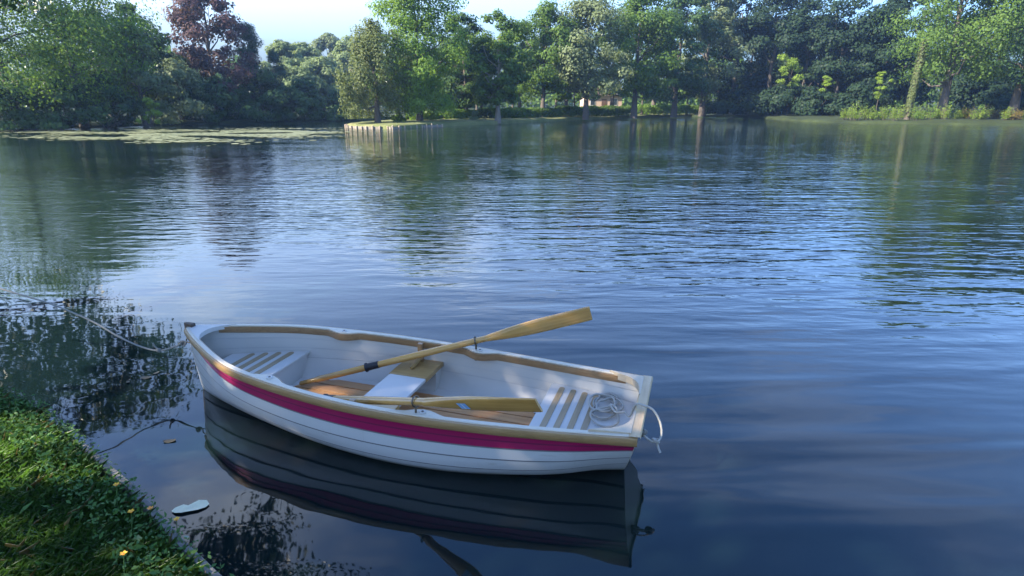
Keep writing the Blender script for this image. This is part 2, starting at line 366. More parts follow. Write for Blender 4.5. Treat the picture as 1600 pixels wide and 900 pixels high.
# near bank under the camera, with its wooden edging board
BANK = [(-9, 5.2), (-6.2, 4.35), (-4.4, 3.75), (-3.36, 3.44), (-2.93, 3.21), (-2.62, 2.98), (-2.42, 2.83), (-1.91, 2.45), (-1.5, 2.10), (-1.19, 1.86), (-.6, 1.35), (0.1, .8), (1.2, .1), (3, -1), (7, -3)]
def bank_z(x, y):
    return .16 + .05 * math.sin(x * 1.3 + y) * .5
mb = MB(); rows = []
for (d, z) in [(0.02, -.5), (0, .02), (-.02, .15), (-.12, .20), (-.4, .23), (-1.0, .26), (-2.5, .30), (-6, .36), (-14, .5), (-30, .9)]:
    rows.append([(x + d * .70, y + d * .71, z) for x, y in BANK])
mb.grid(rows)
tag(mb.build('near_bank', [M_EARTH], smooth=True), kind='structure')


# edging board along the near bank
M_OLDWOOD = wood('weathered_wood', (.10, .095, .085), (.22, .21, .19), rough=.85, scale=(3, 22, 22), coat=0)
eb = empty('edging_board', (*BANK[8], 0)); tag(eb, 'weathered grey wooden edging board along the grassy near bank', 'edging board')
def rel(p): return (p[0] - BANK[8][0], p[1] - BANK[8][1], p[2] if len(p) > 2 else 0)
path = [np.array(p, float) for p in BANK[3:13]]
mb = MB(); rows = []
for i, p in enumerate(path):
    tg = path[min(i + 1, len(path) - 1)] - path[max(i - 1, 0)]; tg /= np.linalg.norm(tg); nrm = np.array([-tg[1], tg[0]]); nrm = nrm if nrm @ [.7, .7] > 0 else -nrm
    zt = .175 if i > 2 else [-.02, .03, .10][i]
    q = [(nrm * .006, -.35), (nrm * .045, -.35), (nrm * .047, zt - .012), (nrm * .040, zt), (nrm * .012, zt), (nrm * .006, zt - .01)]
    rows.append([rel((*(p + a), z)) for a, z in q])
mb.grid(rows, close=True); mb.build('plank', [M_OLDWOOD], eb)
for i in (3, 5, 7, 8):
    p = path[i]; mb = MB(); c = rel((*(p - np.array([.03, .03])), 0)); mb.tube([(c[0], c[1], -.4), (c[0], c[1], .16), (c[0], c[1], .165)], [.035, .033, .027], 9); mb.build('stake', [M_OLDWOOD], eb, smooth=False)

# ------------------------------------------------------------------ rowing boat (local: x to the bow, y to the near side, z up)
L = 3.217
BU = Vector((-.95203, .30601, 0)); BV = Vector((-.28690, -.95793, 0))
boat = empty('rowing_boat', (.742, 2.91, 0)); boat.rotation_euler = (0, 0, math.atan2(.30601, -.95203))
tag(boat, 'white clinker rowing boat with magenta stripe and varnished wooden trim floating by the near bank', 'rowing boat')
def spl(k, v):
    k = np.array(k, float); v = np.array(v, float); n = len(k); A = np.zeros((n, n)); r = np.zeros(n); h = np.diff(k); A[0, 0] = A[-1, -1] = 1
    for i in range(1, n - 1):
        A[i, i - 1] = h[i - 1]; A[i, i] = 2 * (h[i - 1] + h[i]); A[i, i + 1] = h[i]; r[i] = 3 * ((v[i + 1] - v[i]) / h[i] - (v[i] - v[i - 1]) / h[i - 1])
    c = np.linalg.solve(A, r)
    def f(x):
        x = min(max(x, k[0]), k[-1]); i = int(np.clip(np.searchsorted(k, x) - 1, 0, n - 2))
        a = v[i]; b = (v[i + 1] - v[i]) / h[i] - h[i] * (2 * c[i] + c[i + 1]) / 3; d = (c[i + 1] - c[i]) / (3 * h[i]); t = x - k[i]; return a + b * t + c[i] * t * t + d * t ** 3
    return f
bS = spl([0, .1, .2, .3, .4, .5, .6, .7, .8, .9, .96, 1], [.345, .389, .43, .464, .485, .488, .468, .426, .353, .205, .098, .014])
zS = spl([0, .1, .2, .3, .4, .5, .6, .7, .8, .9, 1], [.397, .389, .384, .383, .386, .393, .404, .418, .436, .458, .484])
wlS = spl([0, .06, .108, .216, .33, .455, .6, .786, .97, 1], [.06, .12, .19, .305, .385, .405, .355, .215, .042, .010])
kS = spl([0, .1, .3, .6, .9, 1], [-.05, -.10, -.135, -.15, -.13, -.12])
pS = spl([0, .12, .3, .55, .75, .88, .96, 1], [.060, .080, .098, .102, .085, .052, .024, .012])
def expo(s):
    t0 = zS(s) / (zS(s) - kS(s)); return max(1.2, math.log(max(1 - min(wlS(s) / bS(s), .97), .02)) / math.log(t0))
def hullx(s, z):
    q = 1 - z / zS(s); x = s * L
    if s > .8: x -= .055 * ((s - .8) / .2) ** 3 * max(q, 0) ** 1.2 * (1 + max(-z, 0) * 8)
    if s < .3: x += .086 * (1 - s / .3) ** 2 * q
    return x
def hully(s, z):
    t = min(max((zS(s) - z) / (zS(s) - kS(s)), 0), 1); return bS(s) * max(1 - t ** expo(s), 0)
ST = list(np.linspace(0, .8, 41)) + list(np.linspace(.815, 1, 24))
def strakes(s):
    zs, zk, p = zS(s), kS(s), pS(s); z2 = zs - .038 - p
    return [zs, zs - .038 - p * .5, z2, z2 - (z2 - zk) * .20, z2 - (z2 - zk) * .42, z2 - (z2 - zk) * .66, zk]
def hull_paint():
    m, t, b = mat('white_hull_paint')
    tc = nd(t, 'ShaderNodeTexCoord'); sp = nd(t, 'ShaderNodeSeparateXYZ'); t.links.new(tc.outputs['Object'], sp.inputs[0])
    def nz(sc, det, mpsc=(1, 1, 1)):
        mp = nd(t, 'ShaderNodeMapping'); mp.inputs['Scale'].default_value = mpsc; t.links.new(tc.outputs['Object'], mp.inputs[0])
        n = nd(t, 'ShaderNodeTexNoise', i_Scale=sc, i_Detail=det, i_Roughness=.65); t.links.new(mp.outputs[0], n.inputs['Vector']); return n.outputs[0]
    def mr(v, a, b_, c=0., d=1.):
        r = nd(t, 'ShaderNodeMapRange'); r.interpolation_type = 'SMOOTHSTEP'
        for i, q in enumerate((a, b_, c, d)): r.inputs[i + 1].default_value = q
        t.links.new(v, r.inputs[0]); return r.outputs[0]
    z2 = mth(t, 'SUBTRACT', sp.outputs[2], mth(t, 'MULTIPLY', nz(5, 5), .05))
    scum = mth(t, 'MULTIPLY', mr(z2, .018, -.022), .75)
    drip = mth(t, 'MULTIPLY', mr(nz(3, 6, (9, 3, .6)), .56, .74), .22)
    scuff = mth(t, 'MULTIPLY', mr(nz(4, 9, (1.2, 1, 7)), .62, .70), .35)
    x = nd(t, 'ShaderNodeMix', data_type='RGBA'); x.inputs[6].default_value = (.49, .49, .485, 1); x.inputs[7].default_value = (.34, .33, .29, 1); t.links.new(mth(t, 'MAXIMUM', drip, scuff), x.inputs[0])
    y = nd(t, 'ShaderNodeMix', data_type='RGBA'); t.links.new(x.outputs[2], y.inputs[6]); y.inputs[7].default_value = (.13, .13, .08, 1); t.links.new(scum, y.inputs[0])
    t.links.new(y.outputs[2], b.inputs['Base Color']); b.inputs['Roughness'].default_value = .36; b.inputs['Coat Weight'].default_value = .2
    bp = nd(t, 'ShaderNodeBump', i_Strength=.6, i_Distance=.002); t.links.new(nz(7, 3), bp.inputs['Height']); t.links.new(bp.outputs[0], b.inputs['Normal']); return m
M_WHITE = hull_paint()
M_PINK = simple('magenta_paint', (.28, .005, .065), .35, .10, 6, .0005, 10, coat=.3)
M_INSIDE = simple('white_inside_paint', (.50, .48, .45), .5, .06, 4, .0008, 12)
M_CREAM = simple('cream_gelcoat', (.56, .50, .40), .45, .06, 6)
M_KNEE = simple('tan_gelcoat', (.50, .40, .28), .45, .08, 6)
M_RAIL = wood('rail_wood', (.26, .15, .058), (.38, .24, .10), rough=.45, scale=(1.5, 40, 40))
M_INWALE = wood('inwale_wood', (.22, .125, .058), (.33, .20, .095), rough=.45, scale=(1.5, 40, 40))
M_SLAT = wood('slat_wood', (.24, .17, .09), (.36, .26, .14), rough=.5, scale=(30, 2, 30))
M_FLOOR = wood('floor_wood', (.40, .18, .07), (.58, .31, .13), rough=.35, scale=(1.4, 34, 34))
M_THWART = wood('thwart_wood', (.30, .175, .060), (.42, .26, .09), rough=.35, scale=(2, 18, 18))
M_OAR = wood('oar_varnish', (.40, .205, .052), (.56, .32, .092), rough=.25, scale=(1.2, 22, 22), coat=.6)
M_STEM = simple('dark_stem_wood', (.075, .05, .035), .6, .3, 20)
M_METAL = simple('rowlock_bronze', (.16, .13, .10), .38, .2, 30, metal=.9)
M_DARKGAP = simple('floor_gap_dark', (.03, .022, .018), .9, .1)
M_BLACK = simple('black_rubber', (.012, .013, .018), .45, .1)
M_ROPE = simple('pale_rope', (.38, .36, .32), .9, .18, 60, .002, 160)
M_ROPE2 = simple('grey_rope', (.23, .225, .21), .9, .2, 60, .002, 160)
hb = MB(); pb = MB(); SUB = 4; LAP = .0065
for side in (1, -1):
    prevbot = None
    for k in range(6):
        rows = []
        for i in range(SUB + 1):
            q = i / SUB; row = []
            for s in ST:
                za, zb = strakes(s)[k], strakes(s)[k + 1]; z = za + (zb - za) * q
                y = hully(s, z) + LAP * q * min(1, (1 - s) * 8) + .001
                row.append((hullx(s, z), side * y, z))
            rows.append(row)
        tgt = pb if k < 2 else hb
        tgt.grid(rows)
        if k < 5:   # lip of the lap
            nxt = [(hullx(s, strakes(s)[k + 1]), side * (hully(s, strakes(s)[k + 1]) - .002), strakes(s)[k + 1] + .0015) for s in ST]
            tgt.grid([rows[-1], nxt])
            zc = [strakes(s)[k + 1] for s in ST]; f_ = lambda s: min(1, (1 - s) * 8)
            (hb if k >= 1 else pb).grid([[(hullx(s, z), side * (hully(s, z) + .0030 * f_(s) + .0012), z - .0005) for s, z in zip(ST, zc)], [(hullx(s, z - .0105), side * (hully(s, z - .0105) + .0030 * f_(s) + .0012), z - .0105) for s, z in zip(ST, zc)]], 1)  # darker strip painted below each lap as its shadow line
M_SEAM = simple('lap_shadow_paint', (.16, .16, .17), .7, .2); M_LAPSHADOWP = simple('lap_shadow_paint_magenta', (.16, .006, .05), .6, .2)
hull = hb.build('hull', [M_WHITE, M_SEAM], boat, smooth=True)  # M_SEAM is the shadow line painted below each lap
o = pb.build('sheer_strake', [M_PINK, M_LAPSHADOWP], boat, smooth=True); tag(o, 'magenta painted top strake')
for ob_ in (hull, o):
    md = ob_.modifiers.new('edge', 'EDGE_SPLIT'); md.split_angle = R(28)
# inner skin
TH = .022
def iny(s, z): return max(hully(s, z) - TH, .004)
FL = .072
rows = []
SI = [s for s in ST if s < .985]
def inner_pt(s, q, side):
    z = zS(s) - .004 + (FL - zS(s) + .004) * q; y = iny(s, max(z, -.02))
    if q > .55: y *= 1 - .10 * ((q - .55) / .45) ** 2
    return (min(max(hullx(s, z), .03), L - .05), side * y, z)
ib = MB()
for side in (1, -1):
    ib.grid([[inner_pt(s, q, side) for s in SI] for q in np.linspace(0, 1, 14)])
ib.grid([[inner_pt(s, 1, 1) for s in SI], [inner_pt(s, 1, -1) for s in SI]])
ib.build('inner_skin', [M_INSIDE], boat, smooth=True).modifiers.new('e', 'EDGE_SPLIT').split_angle = R(40)
M_INSEAM = simple('inside_seam', (.46, .45, .44), .6, .1)
sm_ = MB()
for side in (1, -1):
    for q in (.24, .44, .64):
        sm_.grid([[(x, y - side * .0016, z + dz) for x, y, z in (inner_pt(s, q, side) for s in SI)] for dz in (.003, -.003)])
sm_.build('plank_lines', [M_INSEAM], bpy.data.objects['inner_skin'])
# transom (outer board, raked), its wooden top
def transom_ring(dx, grow=0):
    zs = np.linspace(zS(0), kS(0), 12)
    a = [(hullx(0, z) + dx, hully(0, z) + grow, z) for z in zs]; b_ = [(x, -y, z) for x, y, z in a[::-1]]
    return a + b_[1:] if abs(a[-1][1]) < 1e-6 else a + b_
tb = MB(); ra, rb = transom_ring(-.004), transom_ring(.034, -.002)
n = len(ra); tb.add(ra, [tuple(range(n))]); tb.add(rb, [tuple(range(n))]); tb.grid([ra, rb], close=True)
tb.build('transom', [M_CREAM], boat)
ct = MB(); ct.grid([[(x, y, z) for y in np.linspace(-.362, .362, 15)] for x, z in ((-.014, .372), (-.016, .398), (-.010, .405), (.040, .405), (.046, .398), (.046, .385))])
ct.build('transom_cap', [wood('cap_wood', (.40, .26, .12), (.56, .40, .21), rough=.45, scale=(20, 2, 20))], boat, smooth=False)
# rails: section swept along the sheer, both sides
def sweep(name, sect, s0, s1, m, yfun=None, bump=None, n=70, parent=boat, bev=0):
    for side in (1, -1):
        mbx = MB(); rows = []
        for s in np.linspace(s0, s1, n):
            y0 = bS(s) if yfun is None else yfun(s)
            e = .0 if bump is None else bump(s)
            rows.append([(hullx(s, zS(s)) + (.012 * 0), side * max(y0 + dy - (e if dy < -.0185 else 0), .0015), zS(s) + dz - (e * .10 if (dz < -.03 and bump) else 0)) for dy, dz in sect])
        mbx.grid(rows, close=True); mbx.add(rows[0], [tuple(range(len(sect)))]); mbx.add(rows[-1], [tuple(range(len(sect)))])
        ob = mbx.build(name, [m], parent, smooth=True); md = ob.modifiers.new('e', 'EDGE_SPLIT'); md.split_angle = R(38)
def padbump(s):
    e = 0
    for c in (.358, .682):
        d = abs(s - c) / .037
        if d < 1: e = max(e, .046 * (math.cos(d * math.pi) * .5 + .5) ** .55)
    return e
sweep('rub_rail', [(.004, -.046), (.020, -.048), (.027, -.040), (.029, -.014), (.024, .000), (.004, .002)], 0.0, .996, M_RAIL)
sweep('inwale', [(-.0175, -.005), (-.0175, -.050), (-.030, -.050), (-.034, -.044), (-.034, -.005)], .045, .945, M_INWALE, bump=padbump)
sweep('gunwale_cap', [(-.023, -.004), (.006, -.004), (.009, .001), (.006, .005), (-.021, .005), (-.024, .001)], 0.0, .996, M_CREAM, bump=padbump)
# breasthook, stem head, quarter knees
zbh = lambda p: zS(min(p[0] / L, 1)) + .0085
out = []
for s in np.linspace(.915, .992, 9): out.append((s * L, max(bS(s) - .012, .003)))
inn = []
for k in range(9):
    q = k / 8; yy = (bS(.915) - .012) * (1 - q)
    inn.append((.915 * L + .105 * (1 - (1 - q) ** 2.2) , yy))
half = out[::-1] + inn
poly = [(x, y) for x, y in out] + []
# loop: near side stern->bow, far side bow->stern, then concave edge back
loop = out + [(x, -y) for x, y in out[::-1]] + [(x, -y) for x, y in inn[1:]] + [(x, y) for x, y in inn[::-1][1:-1]]
MB().prism(loop, lambda p: zbh(p) - .03, zbh).build('breasthook', [M_INSIDE], boat)
mb = MB(); mb.prism([(L - .055, .020), (L - .005, .016), (L + .022, .011), (L + .026, 0), (L + .022, -.011), (L - .005, -.016), (L - .055, -.020)], .40, lambda p: .512 + .03 * (p[0] - L + .03))
mb.build('stem_head', [M_STEM], boat, bevel=.005)
mb = MB(); rows = []
for z in np.linspace(.47, -.13, 12):
    x = hullx(1, z); rows.append([(x - .02, .017, z), (x + .008, .011, z), (x + .016, 0, z), (x + .008, -.011, z), (x - .02, -.017, z)])
mb.grid(rows); mb.build('stem', [M_WHITE], boat, smooth=True)
for side in (1, -1):
    pts = [(.036, side * .345)]
    for s in np.linspace(.012, .078, 5): pts.append((s * L, side * (bS(s) - .012)))
    for q in np.linspace(0, 1, 9)[1:]:
        pts.append((.25 - .205 * (1 - (1 - q) ** 2.6), side * (.345 - .215 * q ** 1.7 - .03 * q)))
    pts.append((.036, side * .10))
    if side < 0: pts = pts[::-1]
    o = MB().prism(pts, .362, .4085).build('quarter_knee', [M_KNEE], boat, bevel=.004)
# seats
def seat_poly(x0, x1, z, marg=.004, n=9):
    a = [(x, iny(x / L, z) - marg) for x in np.linspace(x0, x1, n)]
    return a + [(x, -y) for x, y in a[::-1]]
ZS = .25
o = MB().prism(seat_poly(.045, .625, ZS), ZS - .02, ZS).build('stern_seat', [M_INSIDE], boat, bevel=.004); ss = o
for i, x in enumerate((.545, .468, .392, .316)):
    yy = iny(x / L, ZS) - .05; mb = MB(); r_ = .018; poly = []
    for k in range(9): a = math.pi * k / 8; poly.append((x + r_ * math.cos(a), yy - r_ + r_ * math.sin(a)))
    for k in range(9): a = math.pi + math.pi * k / 8; poly.append((x + r_ * math.cos(a), -yy + r_ + r_ * math.sin(a)))
    mb.prism(poly, ZS - .01, ZS + .0045); mb.build('slat', [M_SLAT], ss)
o = MB().prism(seat_poly(2.47, 2.98, ZS), ZS - .02, ZS).build('bow_seat', [M_INSIDE], boat, bevel=.004); bs_ = o
for x in (2.575, 2.66, 2.745, 2.83):
    yy = iny(x / L, ZS) - .035; mb = MB(); r_ = .020; poly = []
    for k in range(9): a = math.pi * k / 8; poly.append((x + r_ * math.cos(a), yy - r_ + r_ * math.sin(a)))
    for k in range(9): a = math.pi + math.pi * k / 8; poly.append((x + r_ * math.cos(a), -yy + r_ + r_ * math.sin(a)))
    mb.prism(poly, ZS - .01, ZS + .0045); mb.build('slat', [M_SLAT], bs_)
def bulkhead(x, z1):
    zz_ = np.linspace(FL - .003, z1, 8); a = [(x, iny(x / L, z) - .001, z) for z in zz_]; b_ = [(x, -y, z) for _, y, z in a[::-1]]
    front = a + b_; back = [(p[0] + .014, p[1], p[2]) for p in front]; m_ = MB(); n = len(front); m_.add(front, [tuple(range(n))]); m_.add(back, [tuple(range(n))]); m_.grid([front, back], close=True); return m_
bulkhead(2.49, ZS - .021).build('bulkhead', [M_INSIDE], boat)
bulkhead(.60, ZS - .021).build('bulkhead', [M_INSIDE], boat)
# thwart: white middle, varnished ends; knees each side
X0, X1 = 1.445, 1.715
th = MB().prism(seat_poly(X0, X1, ZS), ZS - .022, ZS).build('thwart', [M_INSIDE], boat, bevel=.004)
for side in (1, -1):
    a = [(x, side * .185) for x in (X0 - .004, X1 + .004)]; b_ = [(x, side * (iny(x / L, ZS) - .002)) for x in (X1 + .004, X0 - .004)]
    poly = a + b_
    MB().prism(poly if side > 0 else poly[::-1], ZS - .026, ZS + .003).build('thwart_end', [M_THWART], th)
    x = 1.60; mb = MB()
    ye = bS(x / L) - .040
    mb.box((x - .018, min(side * ye, side * (ye - .030)), ZS + .003), (x + .018, max(side * ye, side * (ye - .030)), zS(x / L) - .004))
    ob = mb.build('knee', [M_INWALE], boat, bevel=.004)
    mb = MB(); mb.tube([(x, side * (ye - .02), ZS + .03), (x, side * (ye - .13), ZS + .018), (x, side * (ye - .17), ZS + .015)], [.017, .014, .010], 8); mb.build('knee_foot', [M_THWART], ob)
# under-thwart pillar panels at the hull sides
for side in (1, -1):
    x = 1.46; pts = [(x, side * (iny(x / L, z) - .001), z) for z in np.linspace(FL, ZS - .023, 6)]; inn2 = [(x, side * (iny(x / L, z) - .09), z) for z in np.linspace(ZS - .023, FL, 6)]
    front = pts + inn2; back = [(p[0] + .22, side * (iny((x + .22) / L, p[2]) - (.001 if i < 6 else .09)), p[2]) for i, p in enumerate(front)]
    m_ = MB(); n = len(front); m_.add(front, [tuple(range(n))]); m_.add(back, [tuple(range(n))]); m_.grid([front, back], close=True); m_.build('seat_support', [M_INSIDE], boat)
# floor boards
fb = MB()
edges = np.linspace(-.285, .285, 7)
sole = None
for i in range(6):
    y0, y1 = edges[i] + .0045, edges[i + 1] - .0045; row = []
    def xend(y): return 2.44 - .9 * max(0, abs(y) - .16) * 2.2, .66 + max(0, abs(y) - .2) * .9
    poly = [(xend(y0)[1], y0), (xend(y0)[0], y0), (xend(y1)[0], y1), (xend(y1)[1], y1)][::-1]
    MB().prism(poly, FL + .002, FL + .014).build('floor_board', [M_FLOOR], boat, bevel=.002)
MB().box((.7, -.275, FL + .0006), (2.38, .275, FL + .0018)).build('floor_gap_sheet', [M_DARKGAP], boat)  # near-black sheet below the boards, darkens the gaps between them
# rowlock pads' plates and rowlocks
def torus(mb, c, R_, r_, axis, n=22, m=8, a0=0, a1=2 * math.pi):
    ax = Vector(axis).normalized(); u_ = ax.orthogonal().normalized(); v_ = ax.cross(u_)
    pts = [np.array(c) + R_ * (math.cos(a0 + (a1 - a0) * k / n) * np.array(u_) + math.sin(a0 + (a1 - a0) * k / n) * np.array(v_)) for k in range(n + 1)]
    mb.tube(pts, r_, m)
OA = {}
for side in (1, -1):
    for c in (.358, .682):
        x = c * L; y = side * (bS(c) - .036); z = zS(c) + .008
        mb = MB(); mb.tube([(x, y, z - .006), (x, y, z + .003)], [.020, .019], 16); pl = mb.build('socket_plate', [M_INSIDE], boat)
        mb = MB(); mb.tube([(x, y, z - .004), (x, y, z + .0045)], [.0075, .0075], 10); mb.build('socket', [M_STEM], pl)
    xo, yo = 1.182, side * .456
    A = np.array([2.40, side * .11, .105]); B = np.array([1.186, side * .449, .452]); dv = (B - A) / np.linalg.norm(B - A); OA[side] = (A, B, dv)
    rl = MB(); torus(rl, B, .030, .0045, dv); rl.tube([(B[0], yo, zS(.367) - .06), (B[0], yo, zS(.367) + .03), (B[0], B[1], B[2] - .028)], .0065, 8)
    ro = rl.build('rowlock', [M_METAL], boat, smooth=True)
    rb2 = MB(); torus(rb2, (B[0], yo + side * .002 - side * .01, zS(.367) - .066), .011, .003, (0, 1, .2)); rb2.build('retaining_ring', [M_METAL], ro, smooth=True)
# bow ring and stern ring
mb = MB(); torus(mb, (L + .020, 0, .372), .017, .004, (0, 1, 0)); mb.build('mooring_ring', [M_METAL], boat, smooth=True)
mb = MB(); torus(mb, (-.004, .16, .315), .020, .0045, (0, 1, .2)); mb.tube([(.02, .16, .335), (-.006, .16, .335)], .008, 8); mb.build('mooring_ring', [M_METAL], boat, smooth=True)
# unreadable small dark marks near the bow under the stripe
M_INK = simple('faded_ink', (.20, .22, .25), .6)
for k, s in enumerate((.905, .897, .889, .878, .870, .862)):
    z0 = strakes(s)[2] - .012; h_ = .022
    p = [(hullx(s + ds, z), hully(s + ds, z) + .013, z) for ds, z in ((.0012, z0), (-.0006, z0), (-.0006, z0 - h_), (.0012, z0 - h_))]
    MB().add(p, [(0, 1, 2, 3)]).build('registration_mark', [M_INK], hull)

# ------------------------------------------------------------------ oars (things resting in the rowlocks)
bmat = boat.matrix_basis
def bw(p): c_, s_ = math.cos(boat.rotation_euler[2]), math.sin(boat.rotation_euler[2]); return np.array([.742 + c_ * p[0] - s_ * p[1], 2.91 + s_ * p[0] + c_ * p[1], p[2]])
def make_oar(side, label, sticker):
    A, B, dv = OA[side]; Aw, Bw = bw(A), bw(B); dvw = (Bw - Aw) / np.linalg.norm(Bw - Aw)
    root = empty('oar', tuple(Aw)); tag(root, label, 'oar')
    LEN = 2.115
    # frame: x along oar, blade plane mostly upright, facing the camera
    X = Vector(dvw); Zc = Vector((0, 0, 1)) if side < 0 else Vector((-.25, -.35, 1)); Y = Zc.cross(X).normalized(); Z = X.cross(Y).normalized()
    root.matrix_basis = Matrix(((X[0], Y[0], Z[0], Aw[0]), (X[1], Y[1], Z[1], Aw[1]), (X[2], Y[2], Z[2], Aw[2]), (0, 0, 0, 1)))
    mb = MB(); prof = [(0, .010), (.006, .0155), (.10, .0165), (.125, .0175), (.14, .0215), (.5, .0235), (1.0, .024), (1.25, .0225), (1.42, .021)]
    mb.tube([(x, 0, 0) for x, _ in prof], [r for _, r in prof], 16); mb.build('shaft', [M_OAR], root, smooth=True).modifiers.new('e', 'EDGE_SPLIT').split_angle = R(50)
    rows = []
    for q in np.linspace(0, 1, 26):
        x = 1.38 + (LEN - 1.38) * q
        hw = .0205 + ((.051 if side < 0 else .046) - .0205) * (1 - (1 - min(q / .62, 1)) ** 2) * 1.0
        if q > .985: hw *= .96
        th_ = .0205 * (1 - q) ** 1.3 + .0065
        sec = []
        for k in range(16):
            a = 2 * math.pi * k / 16; ca, sa = math.cos(a), math.sin(a); e = 1 - .45 * min(q / .4, 1)
            sec.append((x, th_ * abs(ca) ** e * (1 if ca >= 0 else -1), hw * abs(sa) ** e * (1 if sa >= 0 else -1)))
        rows.append(sec)
    mb = MB(); mb.grid(rows, close=True); mb.add(rows[-1], [tuple(range(16))]); mb.add(rows[0], [tuple(range(16))])
    bl = mb.build('blade', [M_OAR], root, smooth=True); bl.modifiers.new('e', 'EDGE_SPLIT').split_angle = R(50)
    mb = MB(); cx0 = .56 if side < 0 else .95
    cx0 = .50
    mb.tube([(cx0, 0, 0), (cx0 + .002, 0, 0), (cx0 + .012, 0, 0), (cx0 + .016, 0, 0), (cx0 + .10, 0, 0)], [.0245, .033, .033, .0265, .0262], 18); mb.build('collar', [M_BLACK], root)
    if sticker:
        x0, x1 = 1.63, 1.69
        mb = MB(); yy = -.0190
        mb.add([(x0 - .008, yy, .018), (x1 - .008, yy, .018), (x1 + .008, yy, -.022), (x0 + .008, yy, -.022)], [(0, 1, 2, 3)], 0)
        mb.add([(x0 + .020, yy - .0012, .017), (x0 + .027, yy - .0012, .017), (x0 + .043, yy - .0012, -.021), (x0 + .036, yy - .0012, -.021)], [(0, 1, 2, 3)], 1)
        mb.build('sticker', [simple('sticker_blue', (.22, .42, .72), .35), simple('sticker_white', (.7, .75, .8), .35)], root)
    return root
make_oar(-1, 'varnished wooden oar with its blade raised over the water behind the boat', False)
make_oar(1, 'varnished wooden oar with blue sticker whose blade lies across inside of the boat', True)

# ------------------------------------------------------------------ ropes
def catmull(pts, n=10): return smooth_line(pts, n)
def smooth3(pts, n=8):
    pts = [np.array(p, float) for p in pts]; out = []
    for i in range(len(pts) - 1):
        a, b, c, d = pts[max(i - 1, 0)], pts[i], pts[i + 1], pts[min(i + 2, len(pts) - 1)]
        for k in range(n):
            t = k / n; out.append(.5 * ((2 * b) + (c - a) * t + (2 * a - 5 * b + 4 * c - d) * t * t + (3 * b - a - 3 * c + d) * t ** 3))
    out.append(pts[-1]); return out
ring_w = bw((L + .03, 0, .362))
P = [ring_w, (-2.40, 3.90, .345), (-2.44, 3.905, .325), (-2.575, 3.91, .288), (-2.72, 3.915, .325), (-2.86, 3.92, .40), (-3.02, 3.93, .505), (-3.30, 3.95, .63), (-3.65, 3.97, .74), (-4.4, 4.0, .98), (-5.6, 4.05, 1.35)]
root = empty('mooring_rope', tuple(ring_w)); tag(root, 'thin grey mooring rope running left from the bow ring with a knot in it', 'rope')
rl_ = lambda p: tuple(np.array(p, float) - np.array(ring_w))
mb = MB(); mb.tube([rl_(p) for p in smooth3(P, 7)], .0060, 7); mb.build('line', [M_ROPE2], root, smooth=True)
def knot(c, r_, R_, seed):
    rr = np.random.default_rng(seed); k = MB()
    for i in range(3):
        ax = rr.normal(size=3); torus(k, np.array(c) + rr.normal(size=3) * R_ * .25, R_, r_, ax, 14, 7)
    return k
k = knot(rl_((-2.575, 3.91, .290)), .006, .013, 1); k.tube([rl_((-2.575, 3.91, .295)), rl_((-2.595, 3.905, .325)), rl_((-2.60, 3.90, .352))], .0055, 7); k.build('knot', [M_ROPE2], root, smooth=True)
k = knot(rl_((-2.375, 3.895, .352)), .006, .016, 2); k.build('knot', [M_ROPE2], root, smooth=True)
# stern rope: coil on the seat, over the transom, loop and knot outside
rr = np.random.default_rng(11); cpts = []
z0 = ZS + .012
cx_, cy_ = .235, -.16
for i in range(46):
    a = i * .62; rad_ = .085 + .028 * math.sin(i * .37) + .005 * rr.normal()
    cpts.append((cx_ + rad_ * .80 * math.cos(a) + .03 * math.sin(i * .21), cy_ + rad_ * 1.15 * math.sin(a) + .03 * math.cos(i * .17), z0 + .0007 * i + .004 * rr.uniform()))
cpts += [(.30, -.02, z0 + .03), (.26, .06, z0 + .006), (.19, .07, z0), (.14, .02, z0 + .01), (.16, -.06, z0 + .05), (.20, -.09, z0 + .055), (.16, -.02, z0 + .05), (.11, .0, z0 + .07), (.075, .03, .33), (.045, .045, .415), (.0, .06, .424), (-.05, .075, .415), (-.09, .10, .37), (-.108, .135, .32), (-.10, .165, .292), (-.075, .185, .286), (-.05, .185, .292), (-.02, .17, .305), (-.008, .158, .318)]
root = empty('coiled_rope', tuple(bw((cx_, cy_, ZS)))); root.rotation_euler = boat.rotation_euler; tag(root, 'pale rope coiled on the stern seat and looped over the transom', 'rope')
rc = lambda p: (p[0] - cx_, p[1] - cy_, p[2] - ZS)
mb = MB(); mb.tube([rc(p) for p in smooth3(cpts, 6)], .0064, 7); mb.build('line', [M_ROPE], root, smooth=True)
k = knot(rc((-.088, .180, .288)), .0065, .014, 4); k.tube([rc((-.088, .18, .285)), rc((-.10, .20, .262)), rc((-.112, .215, .245))], .006, 7); k.build('knot', [M_ROPE], root, smooth=True)
k = knot(rc((-.012, .160, .322)), .006, .014, 5); k.build('knot', [M_ROPE2], root, smooth=True)

